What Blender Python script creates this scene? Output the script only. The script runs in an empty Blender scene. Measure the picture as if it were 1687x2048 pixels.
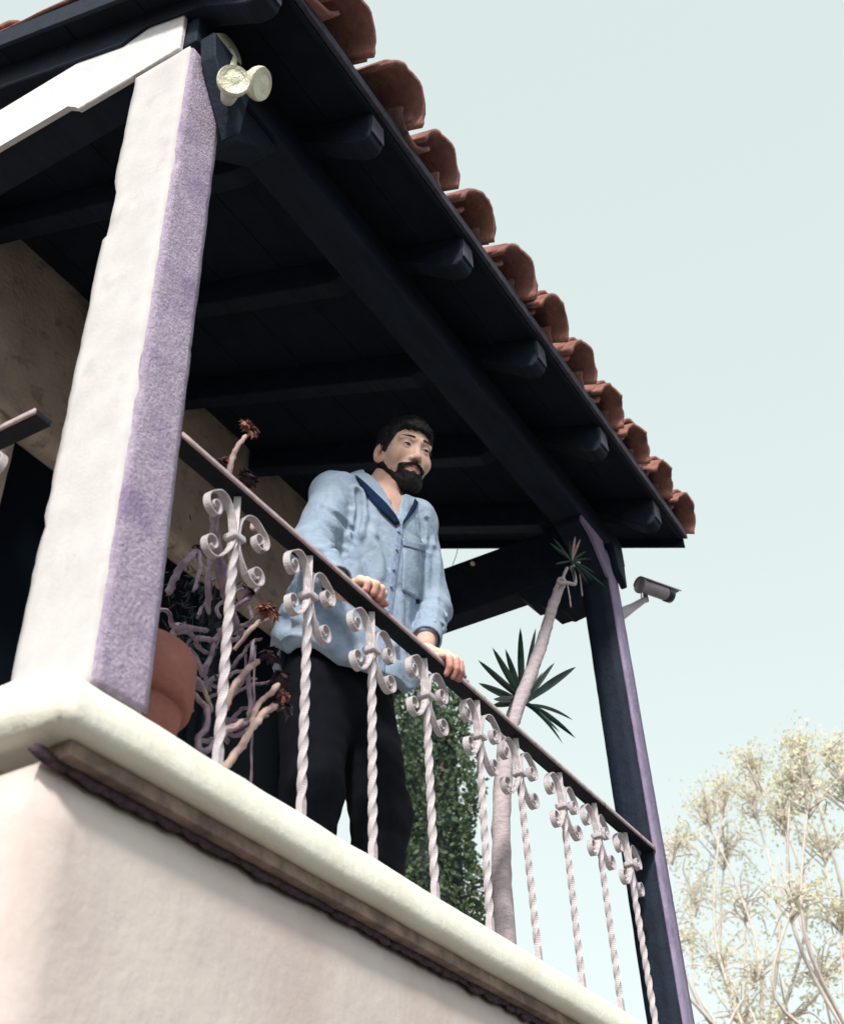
import bpy, bmesh, math, random
import numpy as np
from mathutils import Vector, Matrix, noise
random.seed(7); rng = np.random.default_rng(7)
C = bpy.context.scene.collection
SC = bpy.context.scene
S = 1.3                      # metres per unit of the layout grid
H = 1.55                     # eye height of the camera

# ------------------------------------------------------------------ camera
R = np.array([[0.50304114, -0.55405453, -0.66330475],
              [-0.8634088, -0.35627049, -0.35720665],
              [-0.03840395, 0.75239279, -0.65759427]])
FOC = 2431.479; PX, PY = 842.0, 874.0
cam = bpy.data.cameras.new('camera'); camo = bpy.data.objects.new('camera', cam); C.objects.link(camo)
m4 = Matrix([list(R[i]) + [0] for i in range(3)] + [[0, 0, 0, 1]]); m4.translation = Vector((0, 0, H))
camo.matrix_world = m4
cam.sensor_fit = 'HORIZONTAL'; cam.sensor_width = 36; cam.lens = FOC / 1687 * 36
cam.shift_x = 1.5 / 1687; cam.shift_y = -150 / 1687
cam.clip_start = .05; cam.clip_end = 3000
cam.dof.use_dof = True; cam.dof.focus_distance = 3.6; cam.dof.aperture_fstop = 5.6
SC.camera = camo

# ------------------------------------------------------------------ light
SUN = Vector((-.74, -.33, .59)).normalized()
world = bpy.data.worlds.new('World'); SC.world = world; world.use_nodes = True
nt = world.node_tree; nt.nodes.clear()
sky = nt.nodes.new('ShaderNodeTexSky'); sky.sky_type = 'NISHITA'; sky.sun_disc = False
sky.sun_elevation = math.asin(SUN.z); sky.sun_rotation = math.atan2(SUN.x, SUN.y)
sky.dust_density = 4; sky.air_density = 1
bw = nt.nodes.new('ShaderNodeHueSaturation'); bw.inputs['Saturation'].default_value = .25
bg = nt.nodes.new('ShaderNodeBackground'); bg.inputs['Strength'].default_value = .06
bg2 = nt.nodes.new('ShaderNodeBackground'); bg2.inputs['Color'].default_value = (.655, .765, .735, 1); bg2.inputs['Strength'].default_value = .74
ad = nt.nodes.new('ShaderNodeAddShader'); wo = nt.nodes.new('ShaderNodeOutputWorld')
nt.links.new(sky.outputs[0], bw.inputs['Color']); nt.links.new(bw.outputs[0], bg.inputs['Color'])
nt.links.new(bg.outputs[0], ad.inputs[0]); nt.links.new(bg2.outputs[0], ad.inputs[1]); nt.links.new(ad.outputs[0], wo.inputs[0])
sl = bpy.data.lights.new('sun', 'SUN'); sl.energy = 3.3; sl.angle = math.radians(6); sl.color = (1, .96, .86)
so = bpy.data.objects.new('sun', sl); C.objects.link(so)
so.rotation_euler = SUN.to_track_quat('Z', 'Y').to_euler()
SC.view_settings.view_transform = 'Standard'; SC.view_settings.look = 'None'
SC.view_settings.gamma = 1; SC.view_settings.exposure = .3; SC.view_settings.use_curve_mapping = False
SC.cycles.max_bounces = 8; SC.cycles.diffuse_bounces = 3

# ------------------------------------------------------------------ helpers
def V(x, y, z): return Vector((S*x, S*y, S*z + H))
def ray(px, py):
    return R @ np.array([px-PX, -(py-PY), -FOC])
def at(px, py, y):           # point on the ray where world y = S*y
    r = ray(px, py); r = r * (S*y/r[1]); return Vector((r[0], r[1], r[2]+H))

def tag(o, label=None, cat=None, group=None, kind=None):
    for k, v in (('label', label), ('category', cat), ('group', group), ('kind', kind)):
        if v: o[k] = v
    return o
def empty(name, loc, label, cat, group=None):
    o = bpy.data.objects.new(name, None); C.objects.link(o); o.location = loc; o.empty_display_size = .1
    return tag(o, label, cat, group)
def setparent(o, p):
    o.parent = p
    if p is not None:
        pm = Matrix.Translation(p.location) if p.parent is None else world_of(p)
        o.matrix_parent_inverse = pm.inverted()
def world_of(p):
    m = Matrix.LocRotScale(p.location, p.rotation_euler, p.scale)
    if p.parent is not None: m = world_of(p.parent) @ p.matrix_parent_inverse @ m
    return m
def link(name, me, mat, parent=None, smooth=False):
    o = bpy.data.objects.new(name, me); C.objects.link(o)
    if mat and not me.materials: me.materials.append(mat)
    if smooth: me.shade_smooth()
    if parent is not None: setparent(o, parent)
    return o
def pyd(name, v, f, mat, parent=None, smooth=False):
    me = bpy.data.meshes.new(name); me.from_pydata([tuple(p) for p in v], [], f); me.update()
    return link(name, me, mat, parent, smooth)
def bmo(name, bm, mat, parent=None, smooth=False):
    me = bpy.data.meshes.new(name); bmesh.ops.recalc_face_normals(bm, faces=bm.faces); bm.to_mesh(me); bm.free()
    return link(name, me, mat, parent, smooth)
def box_bm(bm, a, b, bev=0.0):
    r = bmesh.ops.create_cube(bm, size=1)
    for v in r['verts']:
        v.co = Vector([a[i] + (v.co[i]+.5)*(b[i]-a[i]) for i in range(3)])
    if bev:
        es = list({e for v in r['verts'] for e in v.link_edges})
        bmesh.ops.bevel(bm, geom=es, offset=bev, segments=2, affect='EDGES', profile=.6)
def box(name, a, b, mat, parent=None, bev=.004):
    bm = bmesh.new(); box_bm(bm, a, b, bev); return bmo(name, bm, mat, parent)
def rough_box(name, a, b, mat, parent=None, step=.03, amp=.003, bev=.012, chips=0.0, seed=0):
    """box with real uneven faces and worn edges"""
    bm = bmesh.new(); n = [max(1, int(round((b[i]-a[i])/step))) for i in range(3)]
    vs = {}
    def vert(i, j, k):
        if (i, j, k) not in vs:
            p = Vector((a[0]+(b[0]-a[0])*i/n[0], a[1]+(b[1]-a[1])*j/n[1], a[2]+(b[2]-a[2])*k/n[2]))
            nor = Vector([(-1 if t == 0 else (1 if t == m else 0)) for t, m in ((i, n[0]), (j, n[1]), (k, n[2]))])
            edge = sum(1 for c in nor if c != 0) > 1
            q = p*7+Vector((seed, 0, 0))
            dd = noise.noise(q)*amp + noise.noise(q*4)*amp*.6
            if edge:
                dd = -bev*(.45+.5*abs(noise.noise(p*14+Vector((seed, 3, 1)))))
                c = noise.noise(p*9+Vector((5, seed, 2)))
                if chips and c > .38: dd -= chips*(c-.38)*4
            vs[(i, j, k)] = bm.verts.new(p+nor*dd)
        return vs[(i, j, k)]
    for ax in range(3):
        u, w = [t for t in range(3) if t != ax]
        for side in (0, n[ax]):
            for i in range(n[u]):
                for j in range(n[w]):
                    q = []
                    for di, dj in ((0, 0), (1, 0), (1, 1), (0, 1)):
                        c = [0, 0, 0]; c[ax] = side; c[u] = i+di; c[w] = j+dj
                        q.append(vert(*c))
                    bm.faces.new(q)
    o = bmo(name, bm, mat, parent, smooth=True)
    return o
def prism(name, pts, y0, y1, mat, parent=None, bev=.003, axis='Y'):
    """extrude an outline (x,z) along y, or (y,z) along x"""
    bm = bmesh.new()
    mk = (lambda p, t: (p[0], t, p[1])) if axis == 'Y' else (lambda p, t: (t, p[0], p[1]))
    A = [bm.verts.new(mk(p, y0)) for p in pts]; B = [bm.verts.new(mk(p, y1)) for p in pts]
    bm.faces.new(A); bm.faces.new(B[::-1])
    for i in range(len(pts)):
        j = (i+1) % len(pts); bm.faces.new((A[j], A[i], B[i], B[j]))
    if bev: bmesh.ops.bevel(bm, geom=list(bm.edges), offset=bev, segments=1, affect='EDGES')
    return bmo(name, bm, mat, parent)
def smooth_path(pts, n=6):
    pts = [Vector(p) for p in pts]; out = []
    for i in range(len(pts)-1):
        p0 = pts[max(i-1, 0)]; p1 = pts[i]; p2 = pts[i+1]; p3 = pts[min(i+2, len(pts)-1)]
        for k in range(n):
            t = k/n
            out.append(.5*((2*p1)+(p2-p0)*t+(2*p0-5*p1+4*p2-p3)*t*t+(3*p1-p0-3*p2+p3)*t**3))
    out.append(pts[-1]); return out
def tube_bm(bm, path, radii, seg=8, wob=0, cap=True):
    n = len(path); rings = []
    up = Vector((0, 0, 1)); prev = None
    for i, p in enumerate(path):
        d = (path[min(i+1, n-1)]-path[max(i-1, 0)]).normalized()
        if prev is None:
            a = d.cross(up)
            if a.length < .1: a = d.cross(Vector((1, 0, 0)))
            a.normalize()
        else:
            a = (prev - d*prev.dot(d)).normalized()
        prev = a; b = d.cross(a)
        r = radii[i] if hasattr(radii, '__len__') else radii
        ring = []
        for k in range(seg):
            t = 2*math.pi*k/seg
            rr = r*(1+wob*noise.noise(p*60+Vector((math.cos(t), math.sin(t), 0))*2)) if wob else r
            ring.append(bm.verts.new(p+a*rr*math.cos(t)+b*rr*math.sin(t)))
        rings.append(ring)
    for i in range(n-1):
        for k in range(seg):
            bm.faces.new((rings[i][k], rings[i][(k+1) % seg], rings[i+1][(k+1) % seg], rings[i+1][k]))
    if cap:
        bm.faces.new(rings[0][::-1]); bm.faces.new(rings[-1])
def tube(name, path, radii, mat, parent=None, seg=8, wob=0):
    bm = bmesh.new(); tube_bm(bm, path, radii, seg, wob); return bmo(name, bm, mat, parent, True)
def lathe(name, prof, mat, origin, parent=None, seg=32, axis=Vector((0, 0, 1))):
    bm = bmesh.new(); q = Vector((0, 0, 1)).rotation_difference(axis); rings = []
    for r, z in prof:
        rings.append([bm.verts.new(Vector(origin)+q @ Vector((r*math.cos(2*math.pi*k/seg), r*math.sin(2*math.pi*k/seg), z))) for k in range(seg)])
    for i in range(len(rings)-1):
        for k in range(seg):
            bm.faces.new((rings[i][k], rings[i][(k+1) % seg], rings[i+1][(k+1) % seg], rings[i+1][k]))
    if prof[0][0] > 1e-4: bm.faces.new(rings[0][::-1])
    if prof[-1][0] > 1e-4: bm.faces.new(rings[-1])
    return bmo(name, bm, mat, parent, True)

# ------------------------------------------------------------------ materials
def mat(name, c1, c2=None, scale=20, rough=.8, bump=.0, bscale=80, metal=0, detail=6, lo=.35, hi=.65, spec=.3,
        c3=None, s3=4, m3=(.55, .62), trans=0, stretch=None, sss=0):
    m = bpy.data.materials.new(name); m.use_nodes = True; t = m.node_tree; b = t.nodes['Principled BSDF']
    b.inputs['Roughness'].default_value = rough; b.inputs['Metallic'].default_value = metal
    b.inputs['Specular IOR Level'].default_value = spec
    tc = t.nodes.new('ShaderNodeTexCoord'); src = tc.outputs['Object']
    if stretch:
        mp = t.nodes.new('ShaderNodeMapping'); mp.inputs['Scale'].default_value = stretch
        t.links.new(src, mp.inputs[0]); src = mp.outputs[0]
    def nz(s, d=detail):
        n = t.nodes.new('ShaderNodeTexNoise'); n.inputs['Scale'].default_value = s; n.inputs['Detail'].default_value = d
        n.inputs['Roughness'].default_value = .6
        t.links.new(src, n.inputs['Vector']); return n.outputs['Fac']
    if c2 is None: b.inputs['Base Color'].default_value = (*c1, 1); col = None
    else:
        r = t.nodes.new('ShaderNodeValToRGB'); r.color_ramp.elements[0].position = lo; r.color_ramp.elements[1].position = hi
        r.color_ramp.elements[0].color = (*c1, 1); r.color_ramp.elements[1].color = (*c2, 1)
        t.links.new(nz(scale), r.inputs[0]); col = r.outputs[0]
        if c3:
            r3 = t.nodes.new('ShaderNodeValToRGB'); r3.color_ramp.elements[0].position = m3[0]; r3.color_ramp.elements[1].position = m3[1]
            t.links.new(nz(s3, 8), r3.inputs[0])
            mx = t.nodes.new('ShaderNodeMix'); mx.data_type = 'RGBA'; mx.inputs[7].default_value = (*c3, 1)
            t.links.new(r3.outputs[0], mx.inputs[0]); t.links.new(col, mx.inputs[6]); col = mx.outputs[2]
        t.links.new(col, b.inputs['Base Color'])
    if bump:
        bp = t.nodes.new('ShaderNodeBump'); bp.inputs['Strength'].default_value = bump; bp.inputs['Distance'].default_value = .01
        t.links.new(nz(bscale, 8), bp.inputs['Height']); t.links.new(bp.outputs[0], b.inputs['Normal'])
    if sss:
        b.inputs['Subsurface Weight'].default_value = sss; b.inputs['Subsurface Radius'].default_value = (.012, .004, .002); b.inputs['Subsurface Scale'].default_value = .6
    if trans:
        tr = t.nodes.new('ShaderNodeBsdfTranslucent'); ms = t.nodes.new('ShaderNodeMixShader'); ms.inputs[0].default_value = trans
        if col: t.links.new(col, tr.inputs[0])
        else: tr.inputs[0].default_value = (*c1, 1)
        t.links.new(b.outputs[0], ms.inputs[1]); t.links.new(tr.outputs[0], ms.inputs[2])
        t.links.new(ms.outputs[0], t.nodes['Material Output'].inputs[0])
    return m
M = {}
M['stucco'] = mat('stucco', (.50, .47, .485), (.56, .53, .54), 12, .92, .16, 110, c3=(.44, .40, .43), s3=8, m3=(.58, .74))
M['coatshade'] = mat('coatshade', (.34, .27, .39), (.47, .40, .51), 75, .95, .8, 120, c3=(.26, .19, .33), s3=7, m3=(.50, .72))
M['ledge'] = mat('ledge', (.74, .70, .62), (.82, .79, .72), 8, .75, .25, 60)
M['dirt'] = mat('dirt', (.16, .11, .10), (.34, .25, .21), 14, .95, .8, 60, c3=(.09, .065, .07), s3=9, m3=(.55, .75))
M['wall'] = mat('wall', (.56, .47, .46), (.64, .56, .54), 3, .9, .3, 28, c3=(.47, .38, .35), s3=2.2, m3=(.5, .8))
M['brown'] = mat('brown', (.42, .32, .29), (.58, .46, .40), 5, .95, .5, 45, c3=(.24, .19, .18), s3=11, m3=(.55, .7))
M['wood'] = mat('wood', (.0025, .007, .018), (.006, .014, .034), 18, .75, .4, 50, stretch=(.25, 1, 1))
M['woodpale'] = mat('woodpale', (.04, .04, .065), (.08, .075, .11), 25, .7, .4, 60)
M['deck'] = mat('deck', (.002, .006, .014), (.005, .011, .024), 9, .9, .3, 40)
M['postlit'] = mat('postlit', (.20, .16, .27), (.28, .23, .35), 12, .85, .4, 60, c3=(.16, .12, .24), s3=7, m3=(.58, .7))
M['tile'] = mat('tile', (.23, .10, .085), (.37, .175, .145), 16, .9, .8, 40, c3=(.10, .06, .08), s3=7, m3=(.48, .66))
M['tile2'] = mat('tile2', (.22, .10, .095), (.34, .165, .14), 14, .9, .8, 40, c3=(.30, .22, .20), s3=12, m3=(.60, .70))
M['iron'] = mat('iron', (.41, .355, .40), (.55, .50, .53), 24, .5, .35, 60, c3=(.26, .16, .16), s3=18, m3=(.66, .72), spec=.5)
M['rail'] = mat('rail', (.003, .005, .012), (.006, .009, .018), 20, .6, .3, 50, spec=.2)  # near-black: shade under the handrail is put into the colour
M['raillit'] = mat('raillit', (.34, .24, .27), (.48, .36, .38), 40, .5, .3, 60, c3=(.10, .03, .04), s3=26, m3=(.62, .68))
M['terracotta'] = mat('terracotta', (.24, .085, .075), (.32, .13, .11), 9, .85, .4, 50, c3=(.38, .22, .20), s3=6, m3=(.6, .75))
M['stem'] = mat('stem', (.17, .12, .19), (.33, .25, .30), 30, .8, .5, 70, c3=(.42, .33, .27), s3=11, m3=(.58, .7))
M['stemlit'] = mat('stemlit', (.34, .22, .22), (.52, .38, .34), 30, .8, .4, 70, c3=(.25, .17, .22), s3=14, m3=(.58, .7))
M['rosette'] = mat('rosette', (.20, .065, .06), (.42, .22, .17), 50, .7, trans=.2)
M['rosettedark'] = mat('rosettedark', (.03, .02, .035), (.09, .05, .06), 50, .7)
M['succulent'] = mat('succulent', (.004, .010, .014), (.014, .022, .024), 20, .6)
M['yucca'] = mat('yucca', (.014, .04, .04), (.05, .09, .065), 12, .5, trans=.2, c3=(.16, .12, .10), s3=16, m3=(.66, .74))
M['trunk'] = mat('trunk', (.38, .31, .36), (.52, .44, .47), 30, .85, .5, 60, stretch=(1, 1, 3))
M['hedge'] = mat('hedge', (.035, .075, .05), (.14, .19, .10), 14, .7, trans=.3, c3=(.28, .24, .14), s3=11, m3=(.6, .68))
M['paleleaf'] = mat('paleleaf', (.80, .76, .54), (.90, .87, .72), 3, .8, trans=.55, c3=(.55, .38, .30), s3=5, m3=(.62, .7))
M['twig'] = mat('twig', (.58, .50, .46), (.70, .62, .58), 20, .9)
M['denim'] = mat('denim', (.26, .33, .44), (.32, .385, .49), 60, .95, .42, 48, c3=(.22, .29, .42), s3=30, m3=(.5, .72), spec=.12)
M['denimdk'] = mat('denimdk', (.003, .012, .042), (.006, .020, .065), 60, .9, spec=.15)
M['denimseam'] = mat('denimseam', (.17, .22, .36), (.29, .35, .48), 120, .95, .3, 300, spec=.15)
M['trousers'] = mat('trousers', (.002, .003, .006), (.004, .005, .010), 30, .9, .2, 200, spec=.15)
M['hair'] = mat('hair', (.006, .006, .010), (.014, .012, .016), 80, .5, spec=.35)
M['beard'] = mat('beard', (.007, .006, .009), (.018, .013, .015), 80, .65, spec=.25)
M['eyewhite'] = mat('eyewhite', (.55, .50, .50), rough=.25, spec=.5)
M['iris'] = mat('iris', (.02, .013, .01), rough=.15, spec=.6)
M['camgrey'] = mat('camgrey', (.28, .23, .29), (.38, .32, .38), 12, .45, spec=.5)
M['camdark'] = mat('camdark', (.02, .025, .06), rough=.3, spec=.5)
M['lampwhite'] = mat('lampwhite', (.62, .60, .50), (.70, .68, .58), 14, .5)
M['glass'] = mat('glass', (.72, .68, .52), (.80, .77, .63), 30, .15, .5, 120, spec=.7)
M['bulb'] = mat('bulb', (.85, .80, .60), rough=.3)
M['button'] = mat('button', (.22, .25, .36), rough=.3, spec=.6)
M['ground'] = mat('ground', (.09, .085, .075), (.15, .14, .12), .6, .95)
M['shoe'] = mat('shoe', (.02, .015, .012), rough=.5)
M['wire'] = mat('wire', (.03, .03, .04), rough=.6)
# skin: tone from a point attribute (lips, cheeks, painted shade on the fingers) plus fine noise
def skin_mat():
    m = mat('skin', (.70, .455, .375), (.80, .56, .47), 60, .55, .25, 180, spec=.35, sss=.25)
    t = m.node_tree; b = t.nodes['Principled BSDF']
    lk = b.inputs['Base Color'].links[0]; src = lk.from_socket
    a = t.nodes.new('ShaderNodeAttribute'); a.attribute_name = 'flush_shade'
    mx = t.nodes.new('ShaderNodeMix'); mx.data_type = 'RGBA'; mx.inputs[7].default_value = (.40, .12, .115, 1)
    t.links.new(a.outputs['Fac'], mx.inputs[0]); t.links.new(src, mx.inputs[6]); t.links.new(mx.outputs[2], b.inputs['Base Color'])
    return m
M['skin'] = skin_mat(); M['brow'] = mat('brow', (.085, .045, .038), rough=.8)

# ================================================================== SETTING
bm = bmesh.new()
bmesh.ops.create_grid(bm, x_segments=4, y_segments=4, size=1500)
g = bmo('ground', bm, M['ground']); tag(g, kind='structure')

# ------------------------------------------------------------------ balcony
bal = empty('balcony', V(2, 1.5, .64), 'stucco balcony with a bright cream ledge that carries the iron railing', 'balcony')
# ledge profile (y,z): sloping weathered front, drip underneath
def ledge(name, x0, x1):
    n = 90; prof = [(1.135, .700), (1.035, .700), (1.0, .699), (.984, .703), (.978, .715), (.982, .738), (.989, .760), (.998, .773), (1.008, .7765), (1.06, .777), (1.135, .775)]
    v, f = [], []
    for i in range(n+1):
        x = x0+(x1-x0)*i/n
        for k, (y, z) in enumerate(prof):
            p = V(x, y, z)
            w = noise.noise(p*5)*.0025+noise.noise(p*17)*.0015
            v.append(p+Vector((0, -w, w*.6)))
    m = len(prof)
    for i in range(n):
        for k in range(m):
            k2 = (k+1) % m; f.append((i*m+k, i*m+k2, (i+1)*m+k2, (i+1)*m+k))
    f.append(tuple(range(m))[::-1]); f.append(tuple(n*m+k for k in range(m)))
    o = pyd(name, v, f, M['ledge'], bal, True); return o
ledge('ledge', .905, 3.30)
rough_box('side_ledge', V(.905, 1.1352, .700), V(1.0, 2.08, .777), M['ledge'], bal, .04, .002, .006)
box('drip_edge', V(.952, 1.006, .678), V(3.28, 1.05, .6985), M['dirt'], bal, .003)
# mossy crumbling crack under the ledge
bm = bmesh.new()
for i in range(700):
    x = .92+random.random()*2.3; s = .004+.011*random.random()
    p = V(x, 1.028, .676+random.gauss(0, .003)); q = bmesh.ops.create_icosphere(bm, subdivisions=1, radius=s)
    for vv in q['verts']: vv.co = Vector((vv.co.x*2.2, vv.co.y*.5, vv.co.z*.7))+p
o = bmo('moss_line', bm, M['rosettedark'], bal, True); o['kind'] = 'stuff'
rough_box('support_wall', (S*.935, S*1.034, 0), (S*3.27, S*1.15, S*.677+H), M['wall'], bal, .09, .004, .01)
rough_box('side_wall', (S*.935, S*1.151, 0), (S*1.02, S*2.07, S*.677+H), M['wall'], bal, .09, .004, .01)
box('floor_slab', V(1.022, 1.136, .58), V(3.25, 2.098, .64), M['ledge'], bal, .004)

# ------------------------------------------------------------------ house behind
house = empty('house', V(2, 2.2, .64), 'house behind the balcony, rough brown stucco above dark open doorways', 'house')
YW = 2.10
def wallbox(name, x0, x1, z0, z1, m=M['brown'], y0=YW, y1=YW+.12): return rough_box(name, V(x0, y0, z0), V(x1, y1, z1), m, house, .06, .004, .006)
wallbox('wall', .86, 3.02, 2.235, 2.95)
wallbox('wall', .86, 1.62, .50, 2.2345)
wallbox('wall', 2.985, 3.02, .50, 2.2345)
box('lower_wall', (S*1.025, S*YW+.002, 0), (S*3.02, S*(YW+.12), S*.50+H-.002), M['wall'], house)
for x in (2.06, 2.52):
    box('door_post', V(x, YW+.04, .64), V(x+.035, YW+.09, 2.234), M['wood'], house)
for x0, x1 in ((1.622, 2.058), (2.097, 2.518), (2.557, 2.983)):
    d = box('door', V(x0, YW+.055, .645), V(x1, YW+.075, .98), M['deck'], house)
    box('door_frame', V(x0, YW+.055, .982), V(x0+.04, YW+.075, 2.23), M['deck'], house)
    box('door_frame', V(x1-.04, YW+.055, .982), V(x1, YW+.075, 2.23), M['deck'], house)
    pg = mat('pane_glass', (.004, .007, .012), rough=.5, spec=.04) if x0 < 1.7 else bpy.data.materials['pane_glass']
    box('pane', V(x0+.041, YW+.063, .982), V(x1-.041, YW+.067, 2.23), pg, house, .0)
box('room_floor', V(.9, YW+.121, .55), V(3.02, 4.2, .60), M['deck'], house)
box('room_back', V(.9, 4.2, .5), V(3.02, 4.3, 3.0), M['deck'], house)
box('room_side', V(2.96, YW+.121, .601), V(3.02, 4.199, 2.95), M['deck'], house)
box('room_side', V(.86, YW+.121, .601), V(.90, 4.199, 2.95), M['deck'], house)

# ------------------------------------------------------------------ column and post
col = empty('porch_column', V(1.015, 1.07, .7775), 'thick pale stucco column at the near corner, standing on the cream ledge', 'column')
rough_box('shaft', V(.961, 1.004, .7775), V(1.066, 1.15, 2.247), M['stucco'], col, .022, .003, .006, chips=.010, seed=3)
rough_box('shaded_front_coat', V(.9655, .9985, .779), V(1.070, 1.0105, 2.240), M['coatshade'], col, .016, .0022, .0035, chips=.010, seed=6)  # rough front slab; its darker purple paints in the column's shade
post = empty('porch_post', V(3.08, 1.05, .7775), 'slim porch post painted dark in shade with a lit purple-grey front at the far end of the railing', 'post')
rough_box('shaded_core', V(3.04, 1.006, .7775), V(3.114, 1.097, 2.249), M['wood'], post, .035, .0012, .003, seed=9)
rough_box('lit_front_board', V(3.0415, .999, .7775), V(3.118, 1.0095, 2.246), M['postlit'], post, .03, .0012, .003, seed=4)  # paler front over a dark core: light and shade painted as colours

# ------------------------------------------------------------------ porch roof
roof = empty('porch_roof', V(2, 1.5, 2.42), 'dark timber porch roof edged with curved terracotta tiles', 'roof')
SL = .394
def zr(y): return 2.42+SL*(y-1)
# long beam over the posts
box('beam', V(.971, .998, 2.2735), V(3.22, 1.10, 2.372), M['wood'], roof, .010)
# cross beams, corbels
M['cream'] = mat('cream', (.62, .58, .62), (.72, .68, .70), 14, .85, .5, 70)  # pale beam tone with the sunlight painted in
prism('cross_beam', [(S*1.101, S*2.29+H), (S*2.095, S*2.29+H), (S*2.095, S*2.464+H), (S*1.101, S*2.455+H)], S*.9705, S*1.06, M['wood'], roof, .006, 'X')
prism('beam_lit_face', [(S*a, S*b+H) for a, b in [(1.151, 2.245), (1.30, 2.245), (1.312, 2.262), (1.335, 2.285), (2.095, 2.288), (2.095, 2.464), (1.03, 2.455), (1.03, 2.2495), (1.151, 2.2495)]], S*.957, S*.970, M['cream'], roof, .003, 'X')  # lit outer face as a pale layer; dark beam behind stands for shade
def corbel(name, x0, x1, zt, zb, y1, m):
    pts = [(1.0, zt), (1.0, zb), (1.17, zb), (1.18, zb+.02), (1.21, zb+.025), (1.255, zb+.06), (1.27, zb+.10*(zt-zb)/.18), (1.30, zb+.6*(zt-zb)), (1.33, zt)]
    pts = [(1.0, zt), (1.0, zb), (1.165, zb), (1.175, zb+.018), (1.215, zb+.022), (1.25, zb+.055), (1.275, zb+.07*(zt-zb)/.115), (1.285, zt)]
    return prism(name, [(S*a, S*b+H) for a, b in pts], S*x0, S*x1, m, roof, .004, 'X')
prism('cross_beam', [(S*1.101, S*2.187+H), (S*2.4, S*2.187+H), (S*2.4, S*2.387+H), (S*1.101, S*2.387+H)], S*3.036, S*3.122, M['wood'], roof, .006, 'X')
prism('corbel', [(S*a, S*b+H) for a, b in [(1.098, 2.186), (1.098, 2.075), (1.15, 2.073), (1.16, 2.066), (1.172, 2.078), (1.205, 2.074), (1.25, 2.135), (1.275, 2.132), (1.315, 2.186)]], S*3.038, S*3.12, M['wood'], roof, .003, 'X')
for x0, x1, w, zb in ((3.04, 2.875, .04, 2.13), (1.07, 1.27, .03, 2.06)):
    s = 1 if x1 > x0 else -1
    pts = [(x0, 2.2725), (x0, zb), (x0+s*.015, zb+.01), (x0+s*.07, zb+.075), (x0+s*.11, zb+.11), (x1, 2.25), (x1, 2.2725)]
    prism('corbel', [(S*a, S*b+H) for a, b in pts], S*1.011, S*1.09, M['wood'], roof, .004, 'Y')
    if s < 0: prism('corbel_lit_face', [(S*a, S*b+H) for a, b in pts], S*1.0, S*1.0105, M['postlit'], roof, .003, 'Y')  # paler layer painting the light on the corbel front
# dark wedge-shaped board in front of the near column head
prism('corbel', [(S*a, S*b+H) for a, b in [(.975, 2.2725), (.985, 2.20), (1.073, 2.035), (1.085, 2.05), (1.11, 2.2725)]], S*.955, S*.993, M['wood'], roof, .004, 'Y')
prism('corbel', [(S*a, S*b+H) for a, b in [(3.055, 2.2725), (3.075, 2.175), (3.125, 2.13), (3.14, 2.2725)]], S*.975, S*.997, M['wood'], roof, .004, 'Y')
# rafters with rounded tails
for i, x in enumerate([.95, 1.345, 1.765, 2.18, 2.595, 3.01]):
    w = .055; dp = .098; ye = .812
    top = [(ye, zr(ye)-.003), (2.095, zr(2.095)-.003)]
    pts = [(S*a, S*b+H) for a, b in [(ye, zr(ye)-.003), (ye, zr(ye)-dp+.030), (ye+.006, zr(ye)-dp+.012), (ye+.022, zr(ye)-dp+.003), (ye+.05, zr(ye+.05)-dp-.008), (.97, zr(.97)-.055), (1.13, zr(1.13)-.055), (1.2, zr(1.2)-dp), (2.095, zr(2.095)-dp), (2.095, zr(2.095)-.003)]]
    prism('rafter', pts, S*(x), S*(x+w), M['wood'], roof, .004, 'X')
    box('rafter_lit_end', V(x+.004, ye-.004, zr(ye)-dp+.026), V(x+w-.004, ye-.0006, zr(ye)-.006), M['woodpale'], roof, .0)  # paler slab on the tail: light on the end face painted in
# deck boards seen from underneath: lapped boards running along the beam
nb = 22
for k in range(nb):
    ya = .818+k*(3.2-.818)/nb; yb = ya+(3.2-.818)/nb*.985
    q = -.0015 if k % 2 else 0
    pts = [(S*ya, S*(zr(ya)+q)+H), (S*yb, S*(zr(yb)+q)+H), (S*yb, S*(zr(yb)+.018)+H), (S*ya, S*(zr(ya)+.018)+H)]
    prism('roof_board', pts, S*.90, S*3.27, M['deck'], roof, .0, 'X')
# eave strips (the double line below the tiles)
prism('fascia', [(S*a, S*b+H) for a, b in [(.804, zr(.804)-.006), (.817, zr(.817)-.006), (.817, zr(.817)+.03), (.804, zr(.804)+.034)]], S*.895, S*3.275, M['wood'], roof, .002, 'X')
prism('fascia', [(S*a, S*b+H) for a, b in [(.790, zr(.790)+.004), (.8035, zr(.8035)+.002), (.8035, zr(.8035)+.034), (.790, zr(.790)+.036)]], S*.895, S*3.275, M['woodpale'], roof, .002, 'X')
for xv in (.885, 3.272):
    prism('barge_board', [(S*a, S*b+H) for a, b in [(.806, zr(.806)-.03), (3.2, zr(3.2)-.03), (3.2, zr(3.2)+.04), (.806, zr(.806)+.04)]], S*xv-.0, S*(xv+.010), M['wood'], roof, .002, 'X')
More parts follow.
